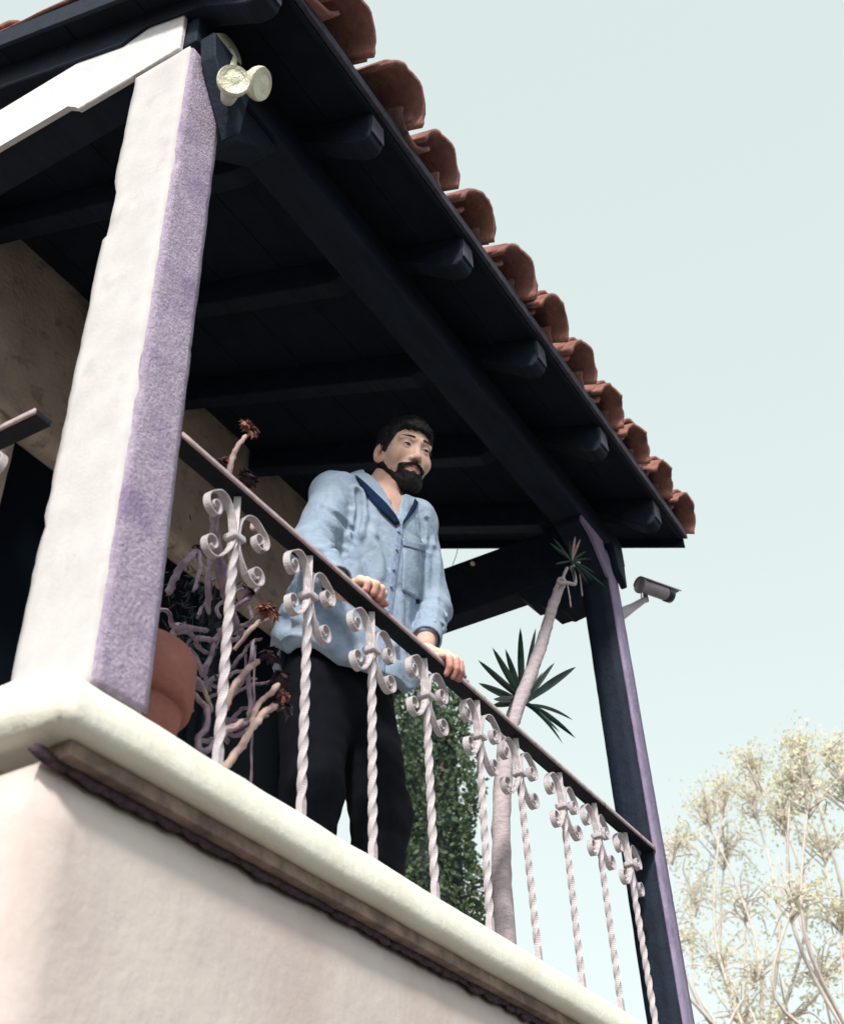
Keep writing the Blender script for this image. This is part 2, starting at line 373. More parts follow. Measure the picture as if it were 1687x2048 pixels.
# curved tiles
def tile_mesh(name, r0, r1, L, arc, up, th=.013, m=None, seed=0):
    rr = random.Random(seed); n = 20; rows = 5; v, f = [], []
    for layer, dr in ((0, 0), (1, th)):
        for j in range(rows+1):
            t = j/rows; r = (r0*(1-t)+r1*t)+dr
            for i in range(n+1):
                a = -arc+2*arc*i/n
                wob = 1+.05*noise.noise(Vector((a*1.1, t*3, seed*3.1)))+.008*noise.noise(Vector((a*6, t*9, seed*1.7)))
                x = r*math.sin(a)*wob; z = (r*math.cos(a)*wob - (r0)*math.cos(arc)*.0)*up
                v.append((x, t*L+(.012*noise.noise(Vector((a*2, 9, seed)))+.006*noise.noise(Vector((a*9, 4, seed))))*(1-t), z))
    N = (rows+1)*(n+1)
    for j in range(rows):
        for i in range(n):
            a = j*(n+1)+i; f.append((a, a+1, a+n+2, a+n+1)); f.append((N+a, N+a+n+1, N+a+n+2, N+a+1))
    def side(a, b): f.append((a, b, N+b, N+a))
    for i in range(n): side(i+1, i); side(rows*(n+1)+i, rows*(n+1)+i+1)
    for j in range(rows): side(j*(n+1), (j+1)*(n+1)); side((j+1)*(n+1)+n, j*(n+1)+n)
    me = bpy.data.meshes.new(name); me.from_pydata(v, [], f); me.update(); me.shade_smooth(); me.materials.append(m)
    bmm = bmesh.new(); bmm.from_mesh(me); bmesh.ops.recalc_face_normals(bmm, faces=bmm.faces)
    bmm.to_mesh(me); bmm.free()
    return me
caps = [tile_mesh('cap_tile', .103, .082, .44, 1.45, 1, m=M['tile' if k % 2 else 'tile2'], seed=k) for k in range(7)]
pans = [tile_mesh('pan_tile', .088, .104, .44, 1.15, -1, m=M['tile2' if k % 2 else 'tile'], seed=k+9) for k in range(3)]
ang = math.atan(SL); TS = .2045; rt = random.Random(4)
for row in range(7):
    for k in range(12):
        x = .965+TS*k
        y = .773-(.032*max(0, (7-k)/7) if row == 0 else 0)+row*.27+rt.uniform(-.014, .012)
        if x < 3.3:
            o = bpy.data.objects.new('cap_tile', rt.choice(caps)); C.objects.link(o)
            o.location = V(x+rt.uniform(-.006, .006), y, zr(y)+.040+(.018*max(0, (6-k)/6) if row == 0 else 0))
            o.rotation_euler = (ang-.02+rt.uniform(-.03, .03), rt.uniform(-.14, .14), rt.uniform(-.07, .07)); setparent(o, roof)
            if row == 0 and k > 0:      # doubled eave tile set back on top
                o = bpy.data.objects.new('cap_tile', rt.choice(caps)); C.objects.link(o)
                o.location = V(x+rt.uniform(-.008, .008), y+.022, zr(y)+.040+.026)
                o.rotation_euler = (ang+.02, rt.uniform(-.05, .05), rt.uniform(-.04, .04)); setparent(o, roof)
        if row == 0 and k == 1: continue
        xp = x+TS/2
        if xp < 3.27:
            yp = y+.012+rt.uniform(-.006, .006)
            o = bpy.data.objects.new('pan_tile', rt.choice(pans)); C.objects.link(o)
            o.location = V(xp+rt.uniform(-.004, .004), yp, zr(yp)+.112)
            o.rotation_euler = (ang-.01, rt.uniform(-.04, .04), rt.uniform(-.02, .02)); setparent(o, roof)

# ------------------------------------------------------------------ railing
RZ = 1.268
rail = empty('railing', V(2, 1.0, .777), 'wrought iron balcony railing with twisted bars and curled scrolls, front side', 'railing')
def handrail(a, b, parent, along='X'):
    bm = bmesh.new()
    n = 60; v, f = [], []
    # flat bar in its shaded colour; the lit front edge is a separate pale strip
    h = box('handrail', a, b, M['rail'], parent, .003); return h
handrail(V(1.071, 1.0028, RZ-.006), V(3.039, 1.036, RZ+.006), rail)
rough_box('handrail_lit_strip', V(1.071, .9985, RZ-.0055), V(3.039, 1.0025, RZ+.0055), M['raillit'], rail, .03, .0008, .001)  # pale strip paints the light along the rail's front edge
def ribbon(pts, w, th, y):       # flat strip following (x,z), width along y, tapering
    n = len(pts); v, f = [], []
    for i, (x, z) in enumerate(pts):
        x0, z0 = pts[max(0, i-1)]; x1, z1 = pts[min(n-1, i+1)]
        dx, dz = x1-x0, z1-z0; l = math.hypot(dx, dz) or 1; nx, nz = -dz/l*th/2, dx/l*th/2
        ww = w*(1-.25*i/n)
        v += [(x+nx, y-ww/2, z+nz), (x+nx, y+ww/2, z+nz), (x-nx, y+ww/2, z-nz), (x-nx, y-ww/2, z-nz)]
    for i in range(n-1):
        a, b = i*4, i*4+4
        for k in range(4):
            k2 = (k+1) % 4; f.append((a+k, a+k2, b+k2, b+k))
    f.append((3, 2, 1, 0)); f.append((n*4-4, n*4-3, n*4-2, n*4-1))
    return v, f
def scroll_pts(sx, sz):
    """one C-scroll arm starting at the collar (0,0): rises beside the bar, turns out and coils in. Metres."""
    pts = []
    if sz > 0:
        ctrl = [(.004, -.012), (.008, .020), (.016, .052), (.034, .077), (.062, .084), (.092, .064)]
        c = (.078, .036); r0 = .031; a0 = math.atan2(.064-c[1], .092-c[0])
    else:
        ctrl = [(.004, .014), (.009, -.020), (.022, -.046), (.040, -.068)]
        c = (.070, -.055); r0 = .031; a0 = math.atan2(-.068-c[1], .040-c[0])
    q = smooth_path([(a, 0, b) for a, b in ctrl], 7); pts = [(p.x, p.z) for p in q]
    turns = 1.35; n = 34
    for i in range(1, n+1):
        t = i/n; a = a0 - (2*math.pi*turns)*t if sz > 0 else a0 + (2*math.pi*turns)*t
        r = r0*(1-.80*t**.85)
        pts.append((c[0]+r*math.cos(a), c[1]+r*math.sin(a)))
    return [(sx*a, b) for a, b in pts]
def baluster_meshes():
    # twisted square bar, local origin at the foot
    top = S*(RZ-.777)-.010; v, f = [], []; n = 110; hw = .0078
    for i in range(n+1):
        t = i/n; z = t*top
        tw = 0
        if .06 < t < .80: tw = (t-.06)/.74*2*math.pi*2.6
        elif t >= .80: tw = 2*math.pi*2.6
        for k in range(4):
            a = tw+math.pi/4+k*math.pi/2; v.append((hw*1.35*math.cos(a), hw*1.35*math.sin(a), z))
    for i in range(n):
        for k in range(4):
            k2 = (k+1) % 4; f.append((i*4+k, i*4+k2, i*4+4+k2, i*4+4+k))
    f.append((3, 2, 1, 0)); f.append(tuple(n*4+k for k in range(4)))
    bar = bpy.data.meshes.new('baluster'); bar.from_pydata(v, [], f); bar.update(); bar.materials.append(M['iron'])
    scs = []
    for sx in (-1, 1):
        for sz in (1, -1):
            v, f = ribbon(scroll_pts(sx, sz), .020, .0026, 0)
            me = bpy.data.meshes.new('scroll'); me.from_pydata(v, [], f); me.update(); me.materials.append(M['iron']); scs.append(me)
    bm = bmesh.new(); box_bm(bm, (-.019, -.017, -.007), (.019, .017, .007), .004)
    col_ = bpy.data.meshes.new('collar_ring'); bm.to_mesh(col_); bm.free(); col_.materials.append(M['iron'])
    return bar, scs, col_
BAR, SCS, RING = baluster_meshes()
ZC = S*(1.178-.777)
def put_baluster(parent, loc, rz=0, jit=0):
    b = bpy.data.objects.new('baluster', BAR); C.objects.link(b); b.location = loc
    b.rotation_euler = (random.uniform(-jit, jit), random.uniform(-jit, jit), rz); setparent(b, parent)
    for me, nm in [(s_, 'scroll') for s_ in SCS]+[(RING, 'collar_ring')]:
        o = bpy.data.objects.new(nm, me); C.objects.link(o); o.parent = b; o.location = (0, 0, ZC)
        if nm == 'scroll': o.rotation_euler = (random.uniform(-.05, .05), random.uniform(-.06, .06), random.uniform(-.10, .10))
bx = [1.240+.2055*k for k in range(9)]
for x in bx: put_baluster(rail, V(x, 1.018, .777), 0, .012)
# near end scroll bar beside the column is outside the photo; side railing returns to the house
srail = empty('railing', V(.93, 1.5, .777), 'side railing behind the thick near column, running back to the house', 'railing')
handrail(V(.912, 1.152, RZ-.006), V(.944, 2.095, RZ+.006), srail)
rough_box('handrail_lit_strip', V(.907, 1.152, RZ-.0055), V(.9115, 2.095, RZ+.0055), M['raillit'], srail, .03, .0008, .001)
for k in range(4): put_baluster(srail, V(.928, 1.30+.205*k, .777), math.pi/2, .01)

# ================================================================== SDF TOOLKIT
F32 = np.float32
def surfnet(f, lo, hi, h):
    ax = [np.arange(lo[i], hi[i]+h, h, dtype=F32) for i in range(3)]
    X, Y, Z = np.meshgrid(*ax, indexing='ij'); v = f(X, Y, Z).astype(F32)
    s = v < 0; n = np.array(v.shape)-1
    sl_ = lambda a, o: a[o[0]:o[0]+n[0], o[1]:o[1]+n[1], o[2]:o[2]+n[2]]
    cs = [(i, j, k) for i in (0, 1) for j in (0, 1) for k in (0, 1)]
    tot = sum(sl_(s, c).astype(np.int8) for c in cs); mask = (tot > 0) & (tot < 8)
    I = np.argwhere(mask); pos = np.zeros((len(I), 3)); cnt = np.zeros(len(I))
    for c in cs:
        for a in range(3):
            if c[a] == 0:
                d = list(c); d[a] = 1
                va = v[I[:, 0]+c[0], I[:, 1]+c[1], I[:, 2]+c[2]]; vb = v[I[:, 0]+d[0], I[:, 1]+d[1], I[:, 2]+d[2]]
                cr = (va < 0) != (vb < 0); t = np.where(cr, va/np.where(va == vb, 1, va-vb), 0)
                p = np.tile(np.array(c, float), (len(I), 1)); p[:, a] += t
                pos += p*cr[:, None]; cnt += cr
    pos = (I+pos/np.maximum(cnt, 1)[:, None])*h+np.array(lo)
    idx = -np.ones(tuple(n), int); idx[mask] = np.arange(len(I)); quads = []
    for a in range(3):
        u, w = [(1, 2), (2, 0), (0, 1)][a]
        A = np.take(s, range(0, s.shape[a]-1), a); B = np.take(s, range(1, s.shape[a]), a)
        E_ = np.argwhere(A != B)
        E_ = E_[(E_[:, u] > 0) & (E_[:, w] > 0) & (E_[:, u] < n[u]) & (E_[:, w] < n[w])]
        def cell(du, dw):
            q = E_.copy(); q[:, u] += du; q[:, w] += dw; return idx[q[:, 0], q[:, 1], q[:, 2]]
        Q = np.stack([cell(-1, -1), cell(0, -1), cell(0, 0), cell(-1, 0)], 1)
        fl = ~A[E_[:, 0], E_[:, 1], E_[:, 2]]; Q[fl] = Q[fl][:, ::-1]
        quads.append(Q[(Q >= 0).all(1)])
    return pos, np.concatenate(quads)
def mesh_np(name, parts):
    V_, F_ = [], []; o = 0
    for v, f in parts:
        V_.append(v); F_ += [tuple(int(i)+o for i in q) for q in f]; o += len(v)
    me = bpy.data.meshes.new(name); me.from_pydata(np.concatenate(V_).tolist(), [], F_); me.update(); return me
def smin(a, b, k):
    h = np.clip(.5+.5*(b-a)/k, 0, 1); return b*(1-h)+a*h-k*h*(1-h)
def smax(a, b, k): return -smin(-a, -b, k)
def ell(X, Y, Z, c, r):
    k0 = np.sqrt(((X-c[0])/r[0])**2+((Y-c[1])/r[1])**2+((Z-c[2])/r[2])**2)
    k1 = np.sqrt(((X-c[0])/r[0]**2)**2+((Y-c[1])/r[1]**2)**2+((Z-c[2])/r[2]**2)**2)
    return k0*(k0-1)/np.maximum(k1, 1e-6)
def caps_(X, Y, Z, a, b, ra, rb):
    a = np.array(a, F32); b = np.array(b, F32); d = b-a; L = float(d@d)
    t = np.clip(((X-a[0])*d[0]+(Y-a[1])*d[1]+(Z-a[2])*d[2])/L, 0, 1)
    return np.sqrt((X-a[0]-t*d[0])**2+(Y-a[1]-t*d[1])**2+(Z-a[2]-t*d[2])**2)-(ra+(rb-ra)*t)
def wav(X, Y, Z, s, ph=0):     # cheap smooth noise, about -1..1
    return (np.sin(X*s+1.7*np.sin(Y*s*.8+ph)+ph)*np.cos(Y*s*1.1-1.3*np.sin(Z*s*.7)+2*ph)+np.sin(Z*s*1.2+1.5*np.sin(X*s*.9+3+ph)))*.5
def slivers(name, P, N, count, grow, lo, hi, w, jitter=.5, seed=1, m=None, parent=None):
    r = np.random.default_rng(seed); i = r.integers(0, len(P), count)
    p = P[i]; n = N[i]; g = np.array([grow(q) for q in p]); d = n*.45+g+r.normal(0, jitter*.35, p.shape)
    d /= np.linalg.norm(d, axis=1)[:, None]; L = r.uniform(lo, hi, (count, 1))
    sd = np.cross(d, n); sd /= np.linalg.norm(sd, axis=1)[:, None]+1e-9
    v = np.concatenate([p-sd*w, p+sd*w, p+d*L], 0); f = [(k, count+k, 2*count+k) for k in range(count)]
    return v, f
def vnorm(me):
    return np.array([v.normal[:] for v in me.vertices])

# ================================================================== PERSON
HC = np.array([2.531, 1.432, 4.005]); ya_, pi_, ro_ = math.radians(-119.7), math.radians(-20.1), math.radians(-2.7)
Ff = np.array([math.cos(ya_)*math.cos(pi_), math.sin(ya_)*math.cos(pi_), math.sin(pi_)])
L0 = np.cross([0, 0, 1.], Ff); L0 /= np.linalg.norm(L0); U0 = np.cross(Ff, L0)
Lf = math.cos(ro_)*L0+math.sin(ro_)*U0; Uf = np.cross(Ff, Lf)
HR = np.array([Ff, Lf, Uf]).T        # local -> world
def h2w(p): return p@HR.T+HC
per = empty('person', (2.45, 1.62, 2.382), 'bearded man in a pale denim shirt leaning with both hands on the iron railing', 'person')

def head_raw(X, Y, Z):
    A = np.abs(Y)
    d = ell(X, Y, Z, (-.012, 0, .038), (.098, .075, .090))
    d = smin(d, ell(X, Y, Z, (.030, 0, -.020), (.062, .066, .074)), .03)
    d = smin(d, caps_(X, A, Z, (-.002, .052, -.048), (.052, .022, -.096), .020, .020), .03)      # jaw
    d = smin(d, ell(X, Y, Z, (.068, 0, -.096), (.024, .026, .024)), .022)                      # chin
    d = smin(d, ell(X, A, Z, (.055, .047, -.026), (.026, .023, .024)), .024)                   # cheekbone
    d = smin(d, ell(X, Y, Z, (.073, 0, -.062), (.026, .032, .028)), .02)                       # muzzle
    d = smin(d, caps_(X, A, Z, (.087, .010, .031), (.071, .049, .030), .0085, .0085), .014)      # brow
    d = smax(d, -ell(X, A, Z, (.097, .032, .009), (.016, .018, .0125)), .012)                  # eye socket
    nose = caps_(X, Y, Z, (.084, 0, .016), (.103, 0, -.026), .0085, .0115)
    nose = smin(nose, ell(X, Y, Z, (.104, 0, -.031), (.0125, .0130, .0098)), .008)
    nose = smin(nose, ell(X, A, Z, (.095, .0145, -.035), (.011, .0078, .0075)), .006)
    d = smin(d, nose, .008)
    d = smax(d, -ell(X, A, Z, (.101, .0068, -.0425), (.006, .0035, .005)), .003)               # nostril
    return d
def head_sdf(X, Y, Z):
    A = np.abs(Y)
    d = head_raw(X, Y, Z)
    lip = caps_(X, A, Z, (.0980, 0, -.0590), (.087, .026, -.0605), .0042, .0028)
    lip = smin(lip, caps_(X, A, Z, (.0965, 0, -.0695), (.087, .024, -.0625), .0058, .0030), .003)
    d = smin(d, lip, .004)
    d = smax(d, -caps_(X, A, Z, (.104, 0, -.0640), (.092, .028, -.0605), .0014, .0010), .0025)
    lid = np.sqrt((X-.0765)**2+(A-.032)**2+(Z-.009)**2)-.0142
    d = smin(d, lid, .004)
    d = smax(d, -ell(X, A, Z, (.0905, .0325, .0080), (.0075, .0118, .0030)), .0015)
    d = smax(d, -(np.abs(np.sqrt((X-.074)**2+(A-.032)**2+((Z-.011)*1.0)**2)-.0205)-.0006+np.where(Z > .014, 0, .02)), .002)
    # ear
    a = .25; ex = X+.006; ez = Z+.010; xr = ex*math.cos(a)+ez*math.sin(a); zr_ = -ex*math.sin(a)+ez*math.cos(a)
    tilt = A-.078-(-xr)*.35
    ear = ell(xr, tilt, zr_, (0, 0, 0), (.023, .0085, .037))
    ear = smax(ear, -ell(xr, tilt, zr_, (.004, .008, .004), (.0145, .0085, .025)), .004)
    ear = smin(ear, ell(xr, tilt, zr_, (.013, .000, -.003), (.005, .005, .007)), .004)
    ear = smin(ear, caps_(xr, tilt, zr_, (-.003, .002, .014), (.002, .002, -.010), .0035, .0035), .003)
    d = smin(d, ear, .008)
    return d
hv, hf = surfnet(head_sdf, (-.125, -.105, -.135), (.135, .105, .140), .0024)
# neck and chest, world space
NB = np.array([2.470, 1.500, 3.815])
def w2h(X, Y, Z):
    return ((X-HC[0])*HR[0, k]+(Y-HC[1])*HR[1, k]+(Z-HC[2])*HR[2, k] for k in range(3))
J = {'rs': (2.288, 1.525, 3.733), 'ls': (2.590, 1.432, 3.790), 're': (2.165, 1.520, 3.475), 'le': (2.668, 1.432, 3.525),
     'rw': (2.112, 1.392, 3.272), 'lw': (2.516, 1.376, 3.300)}
def neck_sdf(X, Y, Z):
    a = h2w(np.array([[-.035, 0, -.035]]))[0]; b = NB+np.array([.0, .012, -.02])
    d = caps_(X, Y, Z, a, b, .054, .060)
    d = smin(d, caps_(X, Y, Z, NB+np.array([-.02, -.01, -.05]), NB+np.array([-.03, .0, -.22]), .085, .10), .05)
    d = smin(d, caps_(X, Y, Z, J['rs'], J['ls'], .05, .05), .04)
    c = h2w(np.array([[.035, 0, -.09]]))[0]
    d = smin(d, caps_(X, Y, Z, c, NB+np.array([-.02, -.035, .02]), .016, .02), .03)
    d = smin(d, caps_(X, Y, Z, J['rs'], J['re'], .045, .04), .03); d = smin(d, caps_(X, Y, Z, J['ls'], J['le'], .045, .04), .03)
    d = smin(d, caps_(X, Y, Z, J['re'], J['rw'], .040, .026), .02); d = smin(d, caps_(X, Y, Z, J['le'], J['lw'], .040, .026), .02)
    return d
nv, nf = surfnet(neck_sdf, (2.05, 1.28, 3.22), (2.78, 1.66, 4.02), .006)
RT = S*(RZ+.006)+H            # top of the rail
def hand(origin, yaw, thumb, fist):
    """returns a mesh in world space. a along the rail, b outward over it, c up"""
    kb, kc, wc = (.010, .050, .062) if fist else (.016, .032, .092)
    K = [(-.0285, kb-.005, kc-.004), (-.0095, kb, kc), (.0095, kb, kc), (.0285, kb-.005, kc-.003)]
    if thumb > 0: K = K   # index on +a
    lens = [.86, 1.0, 1.06, .97] if thumb > 0 else [.97, 1.06, 1.0, .86]
    def f(X, Y, Z):
        c_, s_ = math.cos(yaw), math.sin(yaw)
        ax, ay = X-origin[0], -(Y-origin[1]); A = ax*c_+ay*s_; B = -ax*s_+ay*c_; Cc = Z-RT
        d = None
        for (a, b, c), L in zip(K, lens):
            p = caps_(A, B, Cc, (a*.6, -.050, wc*.78), (a, b, c-.002), .0150, .0118)
            d = p if d is None else smin(d, p, .012)
        d = smin(d, caps_(A, B, Cc, (-.022, -.034, .016), (.022, -.034, .016), .013, .013), .016)
        d = smin(d, caps_(A, B, Cc, (0, -.088, wc*1.12), (0, -.05, wc*.74), .0255, .021), .014)
        fing = None
        for i, ((a, b, c), L) in enumerate(zip(K, lens)):
            sp = a*.10; r = 1 if L > .9 else .88
            if fist: p1 = (a+sp*.5, b+.029*L, c-.022*L); p2 = (a+sp*.4, b+.020*L, c-.042*L); p3 = (a+sp*.3, b-.002, c-.037)
            else: p1 = (a+sp*.6, b+.026*L, c-.024*L); p2 = (a+sp*.8, b+.027*L, c-.050*L); p3 = (a+sp*.6, b+.014*L, c-.068*L)
            q = caps_(A, B, Cc, (a, b, c), p1, .0112*r, .0102*r)
            q = smin(q, caps_(A, B, Cc, p1, p2, .0102*r, .0094*r), .003); q = smin(q, caps_(A, B, Cc, p2, p3, .0092*r, .0076*r), .003)
            kn = ell(A, B, Cc, (a, b, c+.001), (.0115, .012, .0112))
            q = smin(q, kn, .004)
            fing = q if fing is None else smin(fing, q, .0012)
        d = smin(d, fing, .005)
        t = thumb
        th = caps_(A, B, Cc, (t*.018, -.050, wc*.6), (t*.042, -.022, .022), .016, .0120)
        th = smin(th, caps_(A, B, Cc, (t*.042, -.022, .022), (t*.050, .006, .0125), .0115, .0104), .004)
        th = smin(th, caps_(A, B, Cc, (t*.050, .006, .0125), (t*.047, .028, .0080), .0104, .0082), .003)
        d = smin(d, th, .005)
        return d
    o = np.array(origin)
    return surfnet(f, (o[0]-.12, o[1]-.11, RT-.06), (o[0]+.12, o[1]+.13, RT+.145), .0022)
rh = hand((2.125, 1.322), .05, 1, True); lh = hand((2.512, 1.318), .10, -1, False)
body = link('body', mesh_np('body', [(h2w(hv), hf), (nv, nf), rh, lh]), M['skin'], per, True)
fl = np.zeros(len(body.data.vertices), F32)
x_, y_, z_ = hv.T; A_ = np.abs(y_)
lipm = np.exp(-((np.maximum(A_-.021, 0)/.005)**2+((z_+.0635)/.0085)**2+((x_-.095)/.012)**2))
cheek = .45*np.exp(-(((A_-.045)/.022)**2+((z_+.025)/.02)**2+((x_-.065)/.04)**2))+.5*np.exp(-((A_/.014)**2+((z_+.033)/.014)**2+((x_-.112)/.02)**2))
earm = np.where((A_ > .074) & (x_ < .03), .2, 0)+.8*np.exp(-((x_-.0)/.009)**2-((z_+.006)/.017)**2)*(A_ > .068); soc = .25*np.exp(-(((A_-.030)/.018)**2+((z_-.018)/.009)**2+((x_-.085)/.02)**2))
fl[:len(hv)] = np.clip(lipm*1.1+cheek+earm+soc, 0, 1)
fl[len(hv):len(hv)+len(nv)] = .28
for k, (o_, hh) in enumerate(((len(hv)+len(nv), rh), (len(hv)+len(nv)+len(rh[0]), lh))):
    z2 = hh[0][:, 2]-RT; fl[o_:o_+len(hh[0])] = np.clip(((.034 if k == 0 else .016)-z2)/.03, 0, 1)*.75  # hands redden downwards: shade on the fingers painted into the tone
at_ = body.data.attributes.new('flush_shade', 'FLOAT', 'POINT'); at_.data.foreach_set('value', fl)
# eyes
for sgn in (-1, 1):
    p = h2w(np.array([[.0762, sgn*.032, .009]]))[0]
    bm = bmesh.new(); bmesh.ops.create_uvsphere(bm, u_segments=20, v_segments=14, radius=.0124); bmesh.ops.translate(bm, verts=bm.verts, vec=p)
    e = bmo('eye', bm, M['eyewhite'], per, True)
    gz = (HR@np.array([.97, .16, .10])); gz /= np.linalg.norm(gz)
    q = p+gz*.0088; bm = bmesh.new(); bmesh.ops.create_uvsphere(bm, u_segments=16, v_segments=10, radius=.0066); bmesh.ops.translate(bm, verts=bm.verts, vec=q)
    bmo('iris', bm, M['iris'], e, True)
for sgn in (-1, 1):      # upper lash line and lid crease
    pts = []
    for t in np.linspace(-1, 1, 9):
        yy = sgn*(.0325+.0115*t); zz = .009+.0042*(1-t*t)-.0008
        xx = .0765+math.sqrt(max(0, .0148**2-(abs(yy)-.032)**2-(zz-.009)**2))
        pts.append(Vector(h2w(np.array([[xx, yy, zz]]))[0].tolist()))
    tube('eyelash', smooth_path(pts, 2), .0011, M['beard'], per, 5)
# beard
def beard_sdf(X, Y, Z):
    A = np.abs(Y); d = head_raw(X, Y, Z)
    nz = wav(X, Y, Z, 210)*.0014+wav(X, Y, Z, 95, 2)*.0016
    thick = np.interp(X.ravel(), [-.01, .03, .07, .1], [.0018, .0035, .0065, .007]).reshape(X.shape)
    thick = thick+np.clip((-.080-Z)/.03, 0, 1)*.006
    # cheek line from sideburn to moustache
    line = np.interp(X.ravel(), [-.02, .015, .04, .066, .085, .12], [.010, -.030, -.069, -.086, -.080, -.076]).reshape(X.shape)
    reg = Z-line
    mous = np.maximum(np.abs(Z+.0505-(-.0045)*(A/.02)-0)-.0062-.0015*(A < .004), .072-X)       # above the lip
    mous = smax(mous, A-.036, .006)
    side = np.maximum(np.maximum(np.abs(A-.0365)-.0055, np.abs(Z+.074)-.017), .055-X)        # beside the mouth
    reg = smin(smin(reg, mous, .006), side, .006)
    back = -.020-X
    mouth = ell(X, Y, Z, (.10, 0, -.0685), (.05, .029, .0128))
    b = smax(d-thick+nz, reg+nz*1.5, .006); b = smax(b, back, .006); b = smax(b, -mouth, .003)
    soul = smax(smax(d-.0045+nz, A-.0065-.5*np.clip(-.077-Z, 0, .02), .003), np.maximum(Z+.0755, np.maximum(-.095-Z, .06-X)), .003)
    return smin(b, soul, .003)
bv, bf = surfnet(beard_sdf, (-.05, -.095, -.145), (.135, .095, .03), .0026)
bmv = mesh_np('beard', [(bv, bf)]); bn = vnorm(bmv)
sv, sf = slivers('b', bv, bn, 5200, lambda q: np.array([.15, 0, -1.0]), .005, .013, .0006, .7, 3)
beard = link('beard', mesh_np('beard', [(h2w(bv), bf), (h2w(sv), sf)]), M['beard'], per, True)
# light stubble on the cheek
hn = vnorm(mesh_np('tmp', [(hv, hf)]))
sel = (A_ > .028) & (x_ > .0) & (z_ < -.034-.62*np.clip(x_-.0, 0, .05)) & (z_ > -.034-.62*np.clip(x_, 0, .05)-.022) & (z_ > -.10) & (A_ < .075)
cv, cf = slivers('c', hv[sel], hn[sel], 700, lambda q: np.array([.1, 0, -1.]), .002, .0055, .00035, .5, 5)
st_ = link('stubble', mesh_np('stubble', [(h2w(cv), cf)]), M['beard'], per); st_['kind'] = 'stuff'
# hair
def hair_sdf(X, Y, Z):
    A = np.abs(Y); d = head_raw(X, Y, Z)
    ln = np.interp(X.ravel(), [-.12, -.06, -.03, -.012, .012, .026, .05, .068, .085, .12], [-.055, -.045, -.02, .012, -.02, -.004, .040, .060, .067, .072]).reshape(X.shape)
    ln = ln + np.where(X > .05, .012*np.clip((A-.03)/.03, 0, 1), 0)+.0035*np.sin(A*330)
    th = np.interp(Z.ravel(), [-.05, .02, .08, .13], [.002, .006, .012, .015]).reshape(X.shape)
    th = th+.010*np.clip((X-.03)/.06, 0, 1)*np.clip((Z-.06)/.03, 0, 1)
    nz = wav(X*1.0, Y*1.6, Z, 120)*.0020+wav(X, Y*2, Z, 260, 1)*.0010
    return smax(d-th+nz, ln-Z+nz, .006)
av, af = surfnet(hair_sdf, (-.15, -.11, -.07), (.14, .11, .17), .0032)
an = vnorm(mesh_np('tmp2', [(av, af)]))
def hg(q): return np.array([.9, .15*np.sign(q[1])*0, -.35]) if q[2] > .06 else np.array([-.25, 0, -1.0])
sv, sf = slivers('h', av, an, 7000, hg, .006, .017, .0006, .6, 4)
link('hair', mesh_np('hair', [(h2w(av), af), (h2w(sv), sf)]), M['hair'], per, True)
# eyebrows
for sgn in (-1, 1):
    P_, N_ = [], []
    r = np.random.default_rng(5+sgn)
    for i in range(420):
        t = r.random(); p = np.array([.0945-.021*t**1.6, sgn*(.012+.037*t), .0335+.005*math.sin(t*2.6)-.003*t+r.normal(0, .0024*(1-.5*t))])
        P_.append(p); N_.append((.9, sgn*.3, .3))
    v, f = slivers('e', np.array(P_), np.array(N_), 620, lambda q: np.array([.0, np.sign(q[1])*.9, .15]), .004, .008, .00045, .4, 8)
    link('eyebrow', mesh_np('eyebrow', [(h2w(v), f)]), M['brow'], per)

# ---- shirt
cf_ = np.array([math.cos(math.radians(-107)), math.sin(math.radians(-107))]); cl_ = np.array([-cf_[1], cf_[0]])   # chest forward, left
spine = [(3.10, 2.430, 1.590, .240, .168), (3.25, 2.424, 1.582, .222, .158), (3.40, 2.418, 1.562, .190, .146), (3.55, 2.432, 1.530, .180, .140), (3.68, 2.440, 1.508, .168, .122), (3.78, 2.448, 1.500, .140, .098), (3.86, 2.455, 1.500, .085, .07)]
zs = [s_[0] for s_ in spine]
FOLDRAW = []; FOLDS = []   # (a, b, width, depth)  depth>0 is a groove
def fo(ax, ay, aY, bx_, by_, bY, w, d): FOLDRAW.append((ax, ay, bx_, by_, w, d))
def fo_(ax, ay, aY, bx_, by_, bY, w, d): FOLDS.append((np.array(at(ax, ay, aY)), np.array(at(bx_, by_, bY)), w*.85, d*2.5))
fo(716, 985, 1.06, 709, 1075, 1.07, .011, .012); fo(722, 985, 1.06, 716, 1070, 1.06, .014, -.005)
fo(672, 960, 1.10, 700, 1010, 1.08, .012, .004); fo(645, 1015, 1.08, 700, 1060, 1.06, .010, .006); fo(640, 1030, 1.08, 690, 1075, 1.06, .014, -.004)
fo(720, 1085, 1.08, 735, 1150, 1.06, .022, .006); fo(755, 1080, 1.06, 778, 1130, 1.05, .013, .005); fo(745, 1060, 1.06, 762, 1150, 1.05, .016, -.005)
fo(853, 1040, 1.03, 858, 1100, 1.03, .008, .006); fo(868, 1100, 1.02, 852, 1250, 1.03, .012, .007)
fo(836, 1010, 1.06, 842, 1075, 1.05, .010, .004); fo(800, 1200, 1.05, 790, 1290, 1.05, .020, -.005); fo(825, 1210, 1.04, 820, 1310, 1.04, .018, .004)
fo(630, 1120, 1.10, 570, 1200, 1.2, .022, .010); fo(650, 1140, 1.10, 590, 1240, 1.2, .020, -.008); fo(610, 1200, 1.18, 700, 1290, 1.1, .022, .008)
fo(560, 1240, 1.22, 640, 1290, 1.15, .018, .007); fo(660, 1180, 1.1, 740, 1290, 1.08, .022, .007); fo(700, 1320, 1.12, 790, 1290, 1.06, .018, -.006)
